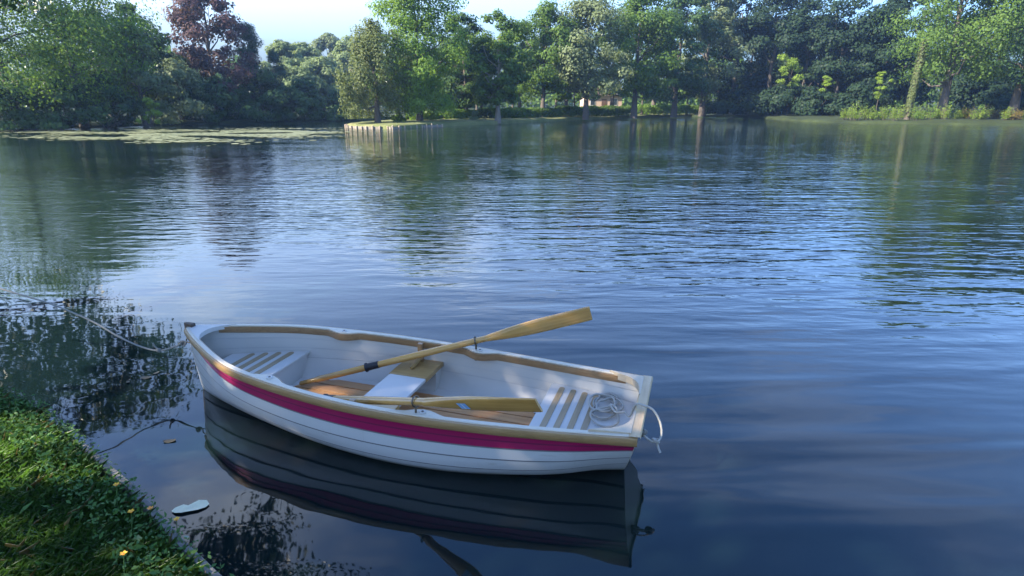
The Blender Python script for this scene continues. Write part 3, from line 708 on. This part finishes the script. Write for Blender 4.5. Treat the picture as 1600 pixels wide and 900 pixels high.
# ------------------------------------------------------------------ trees of the left bank
LB = 'trees along the left bank'
tree('broadleaf_tree', 'tall spreading green tree at the far left edge of the lake', 25, 51, -120, 300, 'dome', 'green', 101, .10, 26000, leaf_m=.115, group=LB)
tree('broadleaf_tree', 'dark green tree with sunlit yellowish sprays, second from the left edge', 130, 54, -70, 170, 'dome', 'bright', 102, .08, 22000, leaf_m=.11, group=LB)
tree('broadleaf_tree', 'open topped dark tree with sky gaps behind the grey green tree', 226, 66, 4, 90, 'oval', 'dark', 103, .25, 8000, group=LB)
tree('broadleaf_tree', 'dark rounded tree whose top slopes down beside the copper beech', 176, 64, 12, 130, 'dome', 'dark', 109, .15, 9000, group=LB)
tree('grey_willow', 'soft grey green tree standing left of the purple copper beech', 226, 57, 38, 100, 'oval', 'grey', 104, .06, 9000, group=LB)
tree('copper_beech', 'tall purple leaved copper beech on the left bank', 343, 73, -50, 112, 'dome', 'copper', 105, .14, 15000, group=LB)
tree('conifer', 'dark pointed conifer just right of the copper beech', 402, 76, 36, 74, 'cone', 'conifer', 106, .05, 9000, group=LB)
tree('conifer', 'shorter dark conifer stepping down to the pale distant trees', 436, 78, 78, 66, 'cone', 'conifer', 107, .05, 7000, group=LB)
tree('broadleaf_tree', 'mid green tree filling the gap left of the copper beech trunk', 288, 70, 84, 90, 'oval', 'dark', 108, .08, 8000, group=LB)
SH = 'shrubs at the water edge of the left bank'
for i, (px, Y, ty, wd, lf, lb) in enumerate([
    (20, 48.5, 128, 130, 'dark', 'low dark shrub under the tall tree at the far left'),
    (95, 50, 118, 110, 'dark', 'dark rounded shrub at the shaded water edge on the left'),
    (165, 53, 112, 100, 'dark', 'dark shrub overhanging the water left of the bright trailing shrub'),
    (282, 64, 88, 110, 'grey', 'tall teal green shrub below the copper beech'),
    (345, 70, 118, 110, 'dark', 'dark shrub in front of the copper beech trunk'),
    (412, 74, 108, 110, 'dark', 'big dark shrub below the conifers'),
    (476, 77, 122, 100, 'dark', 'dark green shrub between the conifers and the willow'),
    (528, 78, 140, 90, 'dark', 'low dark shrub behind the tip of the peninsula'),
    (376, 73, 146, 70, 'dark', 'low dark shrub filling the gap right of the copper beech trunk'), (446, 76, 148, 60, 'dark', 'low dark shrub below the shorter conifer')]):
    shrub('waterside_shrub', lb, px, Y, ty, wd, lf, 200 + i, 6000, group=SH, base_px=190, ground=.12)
shrub('trailing_shrub', 'bright sunlit yellow green shrub trailing down to the lake', 236, 53.5, 150, 34, 'yellow', 230, 1500, base_px=196)
# distant pale trees over the inlet
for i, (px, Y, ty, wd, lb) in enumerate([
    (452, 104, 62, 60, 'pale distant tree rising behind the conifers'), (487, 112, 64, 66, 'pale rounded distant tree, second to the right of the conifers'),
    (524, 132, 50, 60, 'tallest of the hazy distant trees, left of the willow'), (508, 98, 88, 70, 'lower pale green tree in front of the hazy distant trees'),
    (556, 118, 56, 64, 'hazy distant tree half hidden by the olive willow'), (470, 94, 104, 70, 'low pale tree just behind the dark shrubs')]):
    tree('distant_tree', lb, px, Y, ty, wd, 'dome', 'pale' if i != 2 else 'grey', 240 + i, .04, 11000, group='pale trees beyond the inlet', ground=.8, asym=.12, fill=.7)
# ------------------------------------------------------------------ trees of the peninsula
PG = 'trees on the peninsula'
tree('willow', 'feathery olive willow at the tip of the peninsula', 590, 55.5, 22, 84, 'weep', 'olive', 301, .10, 15000, group=PG, leaf_m=.10, trunk_r=.26, ground=.42, asym=.3)
tree('broadleaf_tree', 'tall bright green tree right of the olive willow', 656, 59.5, -45, 122, 'tall', 'bright', 302, .10, 32000, leaf_m=.115, group=PG, trunk_r=.30, ground=.42)
tree('broadleaf_tree', 'dark green tree directly right of the tall bright tree', 728, 67, 14, 86, 'oval', 'dark', 303, .16, 11000, group=PG, ground=.45)
tree('broadleaf_tree', 'rounded green tree with a pale trunk in front of the hedge', 778, 64, 14, 92, 'dome', 'green', 304, .22, 12000, group=PG, bark=M_BARK_PALE, ground=.42)
tree('broadleaf_tree', 'green tree with ragged top left of the big maple', 848, 76, 0, 96, 'dome', 'green', 305, .30, 12000, group=PG, ground=.5)
tree('maple', 'broad grey green maple in the middle of the peninsula', 915, 77, -10, 124, 'dome', 'grey', 306, .27, 17000, group=PG, ground=.5)
tree('maple', 'large maple right of the broad grey green one', 990, 83, -22, 124, 'dome', 'green', 307, .17, 16000, group=PG, ground=.5)
tree('maple', 'dark maple on the peninsula near the right bank', 1052, 90, -18, 104, 'dome', 'dark', 308, .18, 12000, group=PG, ground=.5)
tree('broadleaf_tree', 'greyish tree where the peninsula meets the right bank', 1096, 97, -30, 96, 'oval', 'grey', 309, .16, 12000, group=PG, ground=.5)
BG = 'trees in the park behind the hedge'
for i, (px, Y, ty, wd, lf, lb) in enumerate([
    (640, 84, 70, 90, 'green', 'tree in the park behind the willow and the bright tree'), (706, 88, 60, 76, 'dark', 'tree in the park behind the tall bright tree'),
    (752, 92, 56, 80, 'dark', 'tree in the park seen past the pale trunk'), (812, 92, 34, 84, 'green', 'tree in the park filling the gap left of the ragged tree'),
    (884, 98, 30, 74, 'dark', 'tree in the park between ragged tree and broad maple'), (955, 104, 20, 84, 'dark', 'tree in the park between the two maples'),
    (1020, 110, 10, 90, 'green', 'tree in the park behind the large maple')]):
    tree('park_tree', lb, px, Y, ty, wd, 'dome', lf, 330 + i, .20, 7000, group=BG, ground=.7)
# thin trunks seen under the crowns
for i, (px, Y) in enumerate([(745, 78), (714, 80), (801, 84), (868, 88), (897, 92), (1002, 96), (1072, 102)]):
    lb = ['slim trunked young tree behind the hedge, right of the tall bright tree', 'slim trunked young tree close behind the tall bright tree', 'slim young tree behind the hedge right of the pale trunk', 'slim young tree in the bright gap under the ragged tree', 'slim young tree just left of the small cream house', 'slim young tree right of the small cream house', 'slim young tree at the right end of the hedge'][i]
    tree('young_tree', lb, px, Y, 96, 46, 'oval', 'green', 350 + i, .42, 2600, group='young trees behind the hedge', ground=.6, trunk_r=.16)
# ------------------------------------------------------------------ trees of the right bank
RG = 'trees along the right bank'
for i, (px, Y, ty, wd, lf, lb, nl) in enumerate([
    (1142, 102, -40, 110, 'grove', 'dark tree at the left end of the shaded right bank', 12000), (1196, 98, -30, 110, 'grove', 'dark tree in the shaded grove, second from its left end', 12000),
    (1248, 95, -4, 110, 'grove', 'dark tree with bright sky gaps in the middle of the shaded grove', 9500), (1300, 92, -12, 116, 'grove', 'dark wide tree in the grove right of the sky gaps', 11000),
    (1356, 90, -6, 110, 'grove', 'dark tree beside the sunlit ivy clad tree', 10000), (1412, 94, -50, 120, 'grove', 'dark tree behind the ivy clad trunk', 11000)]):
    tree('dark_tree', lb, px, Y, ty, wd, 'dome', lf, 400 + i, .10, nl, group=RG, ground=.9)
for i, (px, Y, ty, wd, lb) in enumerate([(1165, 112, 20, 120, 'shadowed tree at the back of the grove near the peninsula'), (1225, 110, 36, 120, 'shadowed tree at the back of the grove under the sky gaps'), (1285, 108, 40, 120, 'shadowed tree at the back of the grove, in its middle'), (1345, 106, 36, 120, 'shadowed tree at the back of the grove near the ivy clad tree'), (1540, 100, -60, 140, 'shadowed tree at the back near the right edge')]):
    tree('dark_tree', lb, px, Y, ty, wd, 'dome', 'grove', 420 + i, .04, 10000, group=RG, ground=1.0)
tree('ivy_clad_tree', 'large sunlit green tree with ivy clad trunk near the right edge', 1468, 68, -130, 180, 'dome', 'green', 431, .30, 28000, leaf_m=.125, group=RG, ground=.8, trunk_r=.42)
tree('broadleaf_tree', 'leafy dark green tree right of the ivy clad tree', 1580, 66, -120, 190, 'dome', 'dark', 432, .26, 26000, leaf_m=.125, group=RG, ground=.8)
tree('broadleaf_tree', 'half seen dark tree cut by the right edge of the picture', 1690, 62, -110, 190, 'dome', 'dark', 433, .12, 12000, group=RG, ground=.8)
def ivy_trunk(px, Y, top, w_, seed, label):
    r = np.random.default_rng(seed); p = at(px, 180, Y); H = at(px, top, Y)[2] - .7; root = empty('ivy_covered_tree', (p[0], Y, .7)); tag(root, label, 'tree')
    MB().tube([(0, 0, -.3), (.1, 0, H * .5), (.35, .1, H)], [w_, w_ * .8, w_ * .7], 9).build('trunk', [M_BARK], root, smooth=True)
    n = 1800; u_ = r.uniform(0, 1, n); th = r.uniform(0, 6.28, n); rr_ = w_ * (.9 + .5 * r.uniform(0, 1, n)); P_ = np.stack([.35 * u_ ** 1.4 + rr_ * np.cos(th), rr_ * np.sin(th), u_ * H], 1); N_ = np.stack([np.cos(th), np.sin(th), r.normal(size=n) * .4], 1)
    link('ivy', np_mesh('ivy', leaf_quads(P_, N_, .12, r), 4), LEAF['olive'], root)
ivy_trunk(1418, 66, 62, .30, 1, 'leaning ivy clad trunk rising from the sunlit plants on the right bank')
ivy_trunk(1465, 70, 80, .22, 2, 'straight ivy clad trunk right of the leaning one')
# sunlit plants on the right bank
spots = []
ORD = 'first second third fourth fifth sixth seventh eighth ninth tenth eleventh twelfth thirteenth fourteenth fifteenth sixteenth seventeenth eighteenth nineteenth twentieth twenty-first twenty-second twenty-third twenty-fourth twenty-fifth twenty-sixth'.split()
r_ = np.random.default_rng(55)
WH = ['near the dark grove', 'left of the leaning trunk', 'under the ivy clad trunks', 'right of the straight trunk', 'near the right edge']
for i in range(26):
    px = 1318 + i * 11.5 + r_.uniform(-4, 4); Y = 63 + r_.uniform(0, 7); hgt = r_.uniform(7, 22) if px < 1500 else r_.uniform(6, 16)
    spots.append((px, Y, 178 - hgt, r_.uniform(14, 26), 'russet' if (px > 1500 and r_.uniform() < .4) else ('yellow' if r_.uniform() < .75 else 'bright'), i))
def stalk_plant(label, px, Y, ty, wd, lf, seed):
    r = np.random.default_rng(seed); p = at(px, 180, Y); H = at(px, ty, Y)[2] - .45; rad = wd / F_PX * Y * .5
    root = empty('bank_plant', (p[0], Y, .45)); tag(root, label, 'plant', 'sunlit plants along the right bank')
    k = 16; th = r.uniform(0, 6.28, k); rr_ = rad * r.uniform(.05, 1, k) ** .7; hs = H * r.uniform(.35, 1, k); tips = np.stack([rr_ * np.cos(th), rr_ * np.sin(th), hs], 1)
    w_ = r.integers(0, k, 520); q = r.uniform(.12, 1, 520); P = tips[w_] * np.stack([.45 + .55 * q, .45 + .55 * q, q], 1) + r.normal(size=(520, 3)) * [.10, .10, .06]
    link('foliage', np_mesh('foliage', leaf_quads(P, r.normal(size=(520, 3)) + [0, -.3, .5], .075, r, .45), 4), LEAF[lf], root)
    mb = MB()
    for t_ in tips: mb.tube([(t_[0] * .4, t_[1] * .4, -.15), t_ * [.7, .7, .5], t_], [.015, .012, .005], 4)
    mb.build('stem', M_BARK, root)
for (px, Y, ty, wd, lf, i) in spots:
    ht = 'tall' if 178 - ty > 18 else ('medium' if 178 - ty > 11 else 'low')
    nm = {'russet': 'russet', 'yellow': 'sunlit yellow', 'bright': 'bright green'}[lf]
    zone = WH[min(int((px - 1318) / 60), 4)]
    stalk_plant(f'{ht} {nm} plant {zone}, {ORD[i]} from left in its row', px, Y, ty, wd, lf, 500 + i)
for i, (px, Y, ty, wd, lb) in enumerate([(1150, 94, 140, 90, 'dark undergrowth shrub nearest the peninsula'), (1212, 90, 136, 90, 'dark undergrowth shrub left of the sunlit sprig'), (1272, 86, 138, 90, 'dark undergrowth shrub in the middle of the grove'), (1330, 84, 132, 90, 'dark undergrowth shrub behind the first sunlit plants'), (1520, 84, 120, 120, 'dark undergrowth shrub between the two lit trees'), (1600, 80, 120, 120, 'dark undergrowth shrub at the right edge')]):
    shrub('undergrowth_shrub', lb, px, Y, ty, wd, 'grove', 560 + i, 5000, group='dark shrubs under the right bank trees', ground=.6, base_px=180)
for i, (px, Y, ty, wd, lb) in enumerate([(1228, 88, 76, 52, 'sunlit yellow green sapling in the dark grove'), (1282, 86, 118, 26, 'small sunlit sapling low in the dark grove'), (1366, 80, 110, 26, 'thin sunlit sapling left of the leaning ivy trunk')]):
    tree('sapling', lb, px, Y, ty, wd, 'oval', 'yellow', 580 + i, .6, 1500, group='sunlit saplings in the grove', ground=.6, trunk_r=.05, leaf_m=.12, asym=.6, fill=.9)

# hedges along the peninsula
def hedge(label, px0, px1, Y0, Y1, top, thick, seed, leaf='bright', n=7000):
    r = np.random.default_rng(seed); a = at(px0, 186, Y0); b = at(px1, 186, Y1); H = at(px0, top, Y0)[2] - .4
    mid = (a + b) / 2; root = empty('hedge', (mid[0], mid[1], .4)); tag(root, label, 'hedge', 'clipped hedges on the peninsula')
    d = (b - a)[:2]; ln = np.linalg.norm(d); d /= ln; nr = np.array([-d[1], d[0]])
    t = r.uniform(-.5, .5, n); ang = r.uniform(0, np.pi, n); e = .55
    cy = np.sign(np.cos(ang)) * np.abs(np.cos(ang)) ** e; cz = np.abs(np.sin(ang)) ** e
    endf = np.clip((.5 - np.abs(t)) * ln / .5, 0, 1) ** .5
    sh_ = r.uniform(.82, 1.04, n); wav = 1 + .06 * np.sin(t * ln * 1.3 + seed) + .04 * np.sin(t * ln * 3.1)
    off = cy * thick * .5 * sh_ * (.4 + .6 * endf); z = cz * H * sh_ * wav * (.55 + .45 * endf)
    P = np.stack([d[0] * t * ln + nr[0] * off, d[1] * t * ln + nr[1] * off, z], 1)
    N = np.stack([nr[0] * cy, nr[1] * cy, cz], 1) + r.normal(size=(n, 3)) * .5
    link('foliage', np_mesh('foliage', leaf_quads(P, N, .13, r), 4), LEAF[leaf], root)
    for k in range(8): q = (k + .5) / 8 - .5; MB().tube([(d[0] * q * ln, d[1] * q * ln, -.2), (d[0] * q * ln, d[1] * q * ln, H * .8)], [.04, .02], 5).build('stem', [M_BARK], root)
hedge('short bright clipped hedge between willow and tall bright tree', 638, 682, 62.5, 64, 173, 2.4, 1)
hedge('clipped hedge behind the trunk of the tall bright tree', 690, 742, 65, 69, 172, 2.4, 2)
hedge('long dark clipped hedge behind the pale trunk', 752, 868, 68, 79, 170, 2.6, 3, 'green', 13000)
hedge('clipped hedge in front of the small cream house', 872, 985, 80, 92, 167, 2.6, 4, 'green', 13000)
hedge('bright low hedge where the peninsula meets the right bank', 1000, 1105, 95, 104, 165, 2.6, 5, 'bright', 9000)
shrub('round_shrub', 'small round bush in front of the hedge left of the pale trunk', 742, 64.5, 174, 26, 'grey', 590, 900, base_px=186)
shrub('round_shrub', 'low bush beneath the olive willow', 622, 58, 172, 26, 'bright', 591, 900, base_px=186)

# ------------------------------------------------------------------ wooden revetment at the peninsula tip
M_POST = wood('sunlit_post_wood', (.22, .17, .115), (.38, .30, .21), rough=.85, scale=(8, 8, 2), coat=0)
def revet(label, pts, step, seed):
    r = np.random.default_rng(seed); line = smooth_line(pts, 12); root = empty('log_revetment', (*line[0], 0)); tag(root, label, 'revetment', 'wooden revetments at the tip of the peninsula')
    acc = 0; posts = [line[0]]
    for a, b in zip(line[:-1], line[1:]):
        acc += np.linalg.norm(b - a)
        if acc > step: posts.append(b); acc = 0
    o = line[0]
    rows = [[(p[0] - o[0], p[1] - o[1], z) for p in line] for z in (-.3, .19)]
    rows2 = [[((p + (cen - p) / np.linalg.norm(cen - p) * .10)[0] - o[0], (p + (cen - p) / np.linalg.norm(cen - p) * .10)[1] - o[1], z) for p in line] for z in (.19, -.3)]
    MB().grid(rows + rows2, close=False).build('plank', [M_BARK_PALE], root)
    for p in posts:
        q = p - (cen - p) / np.linalg.norm(cen - p) * .07; x, y = q - o; h = .25 + r.uniform(-.06, .06)
        MB().tube([(x, y, -.4), (x + r.normal() * .02, y, h - .03), (x, y, h)], [.085, .08, .06], 8).build('post', [M_POST], root)
out_ = lambda p, e=.12: tuple(np.array(p, float) - (cen - np.array(p, float)) / np.linalg.norm(cen - np.array(p, float)) * e)
revet('wooden post revetment round the grassy peninsula tip under the willow', [out_(p, .45) for p in [(-15.2, 57), (-14.4, 54), (-12.4, 52.3), (-10.9, 51.8)]], .55, 1)
revet('pale sunlit post revetment right of the willow', [out_(p, .35) for p in [(-10.4, 51.7), (-9.8, 51.6), (-7.6, 55.2), (-6.4, 57)]], .62, 2)

# ------------------------------------------------------------------ small house glimpsed between the trunks
hx = at(938, 170, 116); house = empty('cream_house', (hx[0], 116, .9), .12); tag(house, 'small cream house glimpsed between the trunks behind the hedge', 'house')
M_WALL = simple('cream_render', (.42, .31, .24), .8, .08, 2); M_TILE = simple('roof_tile', (.12, .075, .055), .8, .3, 8, .02, 30); M_GLASS = simple('window_glass', (.03, .04, .05), .08, .05); M_FRAME = simple('window_frame_paint', (.7, .7, .68), .5, .05)
MB().box((-3.4, -2.5, -.3), (3.4, 2.5, 2.7)).build('wall', [M_WALL], house)
MB().add([(-3.7, -2.9, 2.62), (3.7, -2.9, 2.62), (3.7, 2.9, 2.62), (-3.7, 2.9, 2.62), (-3.7, 0, 4.5), (3.7, 0, 4.5)], [(0, 1, 5, 4), (2, 3, 4, 5), (0, 4, 3), (1, 2, 5), (3, 2, 1, 0)]).build('roof', [M_TILE], house)
for x in (-2.2, 2.0):
    wf = MB().box((x - .5, -2.56, .9), (x + .5, -2.503, 2.1)).build('window', [M_FRAME], house); MB().box((x - .42, -2.575, .98), (x + .42, -2.562, 2.02)).build('pane', [M_GLASS], wf)
MB().box((-.5, -2.56, -.1), (.45, -2.503, 2.0)).build('door', [simple('door_paint', (.10, .06, .04), .5)], house)

# ------------------------------------------------------------------ far wood closing the view
r_ = np.random.default_rng(77); n = 46000
ang = r_.uniform(-1.05, 1.05, n); dist_ = 150 + r_.uniform(0, 22, n); hh = 7.5 + 2.6 * np.sin(ang * 23) + 1.8 * np.sin(ang * 61 + 1) + 1.2 * np.sin(ang * 131)
u_ = r_.uniform(0, 1, n) ** .8
P = np.stack([dist_ * np.sin(ang), dist_ * np.cos(ang), 1.2 + u_ * hh * 1.15], 1); N = np.stack([-np.sin(ang), -np.cos(ang), np.full(n, .5)], 1) + r_.normal(size=(n, 3)) * .6
o = link('far_wood', np_mesh('far_wood', leaf_quads(P, N, .55, r_), 4), LEAF['green']); tag(o, 'distant wood closing the view behind the park', 'wood', kind='stuff')

# ------------------------------------------------------------------ overhanging trees above the left of the near bank (mirrored in the lake); unseen trees added behind
tree('bank_tree', 'broad tree beside the near bank whose crown shades the boat', -900, 0.9, 0, 0, 'dome', 'dark', 611, .74, 44000, leaf_m=.085, x=-8.6, H=12.5, rad=5.0, ground=.3, clump=1.0, fill=.6)
tree('leaning_tree', 'dark leafy tree at the water edge mirrored beside the edging board', -900, 4.1, 0, 0, 'dome', 'dark', 612, .92, 13000, leaf_m=.05, x=-7.6, off=(2.9, 3.5), H=7.6, rad=2.0, ground=.3, clump=.8, fill=.6, cat='tree')
tree('overhanging_tree', 'tree on the left bank whose crown overhangs the lake and mirrors left of the boat', -300, 17.5, 0, 0, 'dome', 'dark', 601, .70, 30000, leaf_m=.10, x=-19.2, H=10.2, rad=6.0, ground=.3, clump=1.3, fill=.5)
tree('sky_blocking_tree', 'unseen tree added behind the viewpoint, to its left, to block sky light', -900, -8.5, 0, 0, 'dome', 'dark', 613, .5, 12000, leaf_m=.13, x=-6.5, H=12, rad=6, ground=.4)  # this pair is added out of view to keep sky light off the hull
tree('sky_blocking_tree', 'unseen tree added behind the viewpoint, to its right, to block sky light', -900, -7.5, 0, 0, 'dome', 'green', 614, .5, 12000, leaf_m=.13, x=6.0, H=12, rad=6, ground=.4)

# ------------------------------------------------------------------ floating weed by the left bank and the peninsula
r_ = np.random.default_rng(91); pts = []
for (px, py, sx, sy, n) in [(330, 209, 150, 7, 2600), (450, 207, 80, 5, 1500), (180, 214, 130, 4, 900), (110, 207, 110, 2, 500), (300, 222, 80, 3, 300), (210, 205, 40, 2, 300)]:
    for _ in range(n):
        q = on(px + r_.normal() * sx * .5, max(py + r_.normal() * sy * .6, 199), .0); pts.append(q)
pts = np.array(pts); k = np.sin(pts[:, 0] * .8 + np.sin(pts[:, 1] * .5) * 2) + np.sin(pts[:, 1] * 1.1 + pts[:, 0] * .3); pts = pts[(k > -.6) & (pts[:, 1] < 66)]
rad_ = r_.uniform(.09, .24, len(pts)); a_ = np.linspace(0, 2 * np.pi, 8)[:-1]
V = np.stack([pts[:, None, 0] + rad_[:, None] * np.cos(a_ + pts[:, :1]), pts[:, None, 1] + rad_[:, None] * np.sin(a_ + pts[:, :1]), np.broadcast_to(.006 + r_.uniform(0, .02, len(pts))[:, None], (len(pts), 7))], 2).reshape(-1, 3)
o = link('floating_weed', np_mesh('floating_weed', V, 7), leafmat('weed', (.10, .12, .05), (.22, .23, .12), .1)); tag(o, 'pale patch of floating pond weed below the left bank', 'pond weed', kind='stuff')

# ------------------------------------------------------------------ near bank: grass, weeds, flowers
def blades(P, h, wdt, lean, r):
    n = len(P); th = r.uniform(0, 6.28, n); D = np.stack([np.cos(th), np.sin(th), np.zeros(n)], 1); Sd = np.stack([-np.sin(th), np.cos(th), np.zeros(n)], 1)
    h = h * r.uniform(.5, 1.3, n)[:, None]; l = lean * r.uniform(.2, 1.3, n)[:, None]; w2 = wdt * r.uniform(.7, 1.3, n)[:, None]
    up = np.array([0, 0, 1.])
    m_ = P + up * h * .6 + D * l * h * .35; t_ = P + up * h * (1 - .25 * l) + D * l * h
    return np.stack([P - Sd * w2, P + Sd * w2, m_ + Sd * w2 * .8, t_, m_ - Sd * w2 * .8], 1).reshape(-1, 3)
bank = [np.array(p, float) for p in BANK]
def bank_pts(n, r, d0, d1, s0=1.0, s1=10.0):
    s_ = r.uniform(s0, s1, n); i = s_.astype(int); q = (s_ - i)[:, None]; arr = np.array(bank); p = arr[i] * (1 - q) + arr[i + 1] * q; d = d0 + (d1 - d0) * r.uniform(0, 1, n)[:, None] ** .9
    p = p - d * np.array([[.70, .71]]); z = np.interp(d[:, 0], [0, .02, .12, .4, 1, 2.5, 6], [.15, .15, .20, .23, .26, .30, .36]); return np.stack([p[:, 0], p[:, 1], z - .01], 1), d[:, 0]
r_ = np.random.default_rng(5)
P, d = bank_pts(150000, r_, .03, 1.7)
o = link('grass', np_mesh('grass', blades(P, .070, .0013, .9, r_), 5), leafmat('grass_blade', (.038, .105, .022), (.095, .205, .048), .35, .2, 3.0)); tag(o, 'short green grass covering the near bank', 'grass', kind='stuff')
P, d = bank_pts(3600, r_, -.05, .24, 3.0, 10.0); P[:, 2] += r_.uniform(.01, .11, len(P)) * np.clip(1.2 - d, .3, 1)
N = r_.normal(size=(len(P), 3)) * .55 + np.array([.2, .1, 1.])
o = link('bank_weeds', np_mesh('bank_weeds', leaf_quads(P, N, .0125, r_, .5), 4), leafmat('weed_leaf', (.035, .10, .03), (.11, .20, .07),   .35, .15, 5.0)); tag(o, 'leafy green weeds crowding the edging board', 'weeds', kind='stuff')
P, d = bank_pts(500, r_, .0, 1.2, 3.0, 10.0)
o = link('dry_grass', np_mesh('dry_grass', blades(P, .085, .0013, 1.1, r_), 5), leafmat('dry_blade', (.16, .12, .05), (.30, .25, .12), .25, .2, 3.0)); tag(o, 'dry straw coloured grass blades among the green', 'dry grass', kind='stuff')
P, d = bank_pts(170, r_, .02, .7, 3.0, 10.0); P[:, 2] += r_.uniform(.03, .09, len(P))
o = link('broad_weeds', np_mesh('broad_weeds', leaf_quads(P, r_.normal(size=(len(P), 3)) * .45 + [0, .1, 1.], .030, r_, .42), 4), leafmat('broad_weed_leaf', (.04, .11, .03), (.10, .19, .05), .35, .1, 5.0)); tag(o, 'broad leaved weeds scattered over the near bank', 'weeds', kind='stuff')
M_PETAL = simple('yellow_petal', (.75, .42, .02), .5, .1); M_PETAL2 = simple('orange_petal', (.70, .26, .03), .5, .1); M_STEMG = simple('green_stem', (.06, .13, .03), .6, .1)
FG = 'yellow flowers along the edging board'
for i, (px, py, z, m_, lb) in enumerate([(182, 758, .34, M_PETAL, 'yellow flower nearest the far end of the edging board'), (235, 795, .25, M_PETAL2, 'orange yellow flower on the edging board, left of the floating leaf'), (276, 812, .22, M_PETAL, 'small yellow flower leaning over the water by the floating leaf'), (193, 866, .36, M_PETAL, 'yellow flower low in the weeds, nearest the camera'), (205, 800, .33, M_PETAL, 'faint yellow flower in the middle of the weeds')]):
    c = on(px, py, z); root = empty('yellow_flower', (c[0], c[1], z - .12)); tag(root, lb, 'flower', FG)
    MB().tube([(-.02, -.02, -.05), (-.006, -.005, .06), (0, 0, .118)], [.0022, .0018, .0015], 6).build('stem', [M_STEMG], root)
    for k in range(5):
        a = 2 * math.pi * k / 5 + i; e = .6; ca, sa = math.cos(a), math.sin(a)
        def pp(rad, off, z_):
            rad *= .65; off *= .65
            return (rad * ca - off * sa, rad * sa + off * ca, .12 + z_)
        MB().add([pp(.002, 0, 0), pp(.010, -.008, .004), pp(.019, -.005, .007), pp(.021, 0, .006), pp(.019, .005, .007), pp(.010, .008, .004)], [(0, 1, 2, 3, 4, 5)]).build('petal', [m_], root)
    mb = MB(); mb.tube([(0, 0, .117), (0, 0, .123), (0, 0, .126)], [.004, .005, .002], 8); mb.build('flower_centre', [M_PETAL2], root)
# pale leaf floating on the water, and small drifting leaves
c = on(296, 795, .004); lf = MB(); outl = [(-.085, 0), (-.07, .022), (-.035, .034), (-.01, .024), (.0, .030), (.035, .046), (.075, .040), (.092, .012), (.080, -.012), (.045, -.028), (.010, -.030), (-.03, -.034), (-.06, -.026)]
lf.add([(x, y, .004 + .010 * (abs(y) / .046) ** 2) for x, y in outl] + [(0, 0, .003)], [(k, (k + 1) % 13, 13) for k in range(13)])
o = lf.build('floating_leaf', [simple('pale_leaf', (.80, .74, .50), .7, .22, 30, .002, 40)], None); o.location = (c[0], c[1], .003); o.rotation_euler = (0, 0, .25)
tag(o, 'pale green fallen leaf floating beside the edging board', 'leaf')
for i, (px, py, lb) in enumerate([(228, 590, 'small dark leaf drifting left of the bow'), (244, 583, 'tiny dark leaf drifting closest to the bow'), (200, 597, 'tiny dark leaf drifting farthest from the bow'), (265, 689, 'small dark leaf drifting on the water between rope and bank')]):
    c = on(px, py, .003); m_ = MB(); s_ = [.035, .02, .018, .03][i]
    m_.add([(s_ * math.cos(a) * 1.3, s_ * math.sin(a) * .7, .003 + .004 * math.cos(2 * a)) for a in np.linspace(0, 6.28, 9)[:-1]], [tuple(range(8))])
    o = m_.build('drifting_leaf', [simple('brown_leaf', (.06, .05, .03), .6)]); o.location = (c[0], c[1], .003); o.rotation_euler = (0, 0, i * 1.1); tag(o, lb, 'leaf', 'small leaves drifting by the bow')

# ------------------------------------------------------------------ haze over the lake
HAZE = .0005
m = bpy.data.materials.new('haze'); m.use_nodes = True; t = m.node_tree; t.nodes.clear()
pv = nd(t, 'ShaderNodeVolumePrincipled'); pv.inputs['Color'].default_value = (.42, .64, 1.0, 1); pv.inputs['Density'].default_value = HAZE; pv.inputs['Anisotropy'].default_value = .35
ou = nd(t, 'ShaderNodeOutputMaterial'); t.links.new(pv.outputs[0], ou.inputs['Volume'])
MB().box((-170, -80, -2), (170, 190, 27)).build('haze', [m])
tag(bpy.data.objects['haze'], 'thin blue haze over the lake', 'haze', kind='stuff')
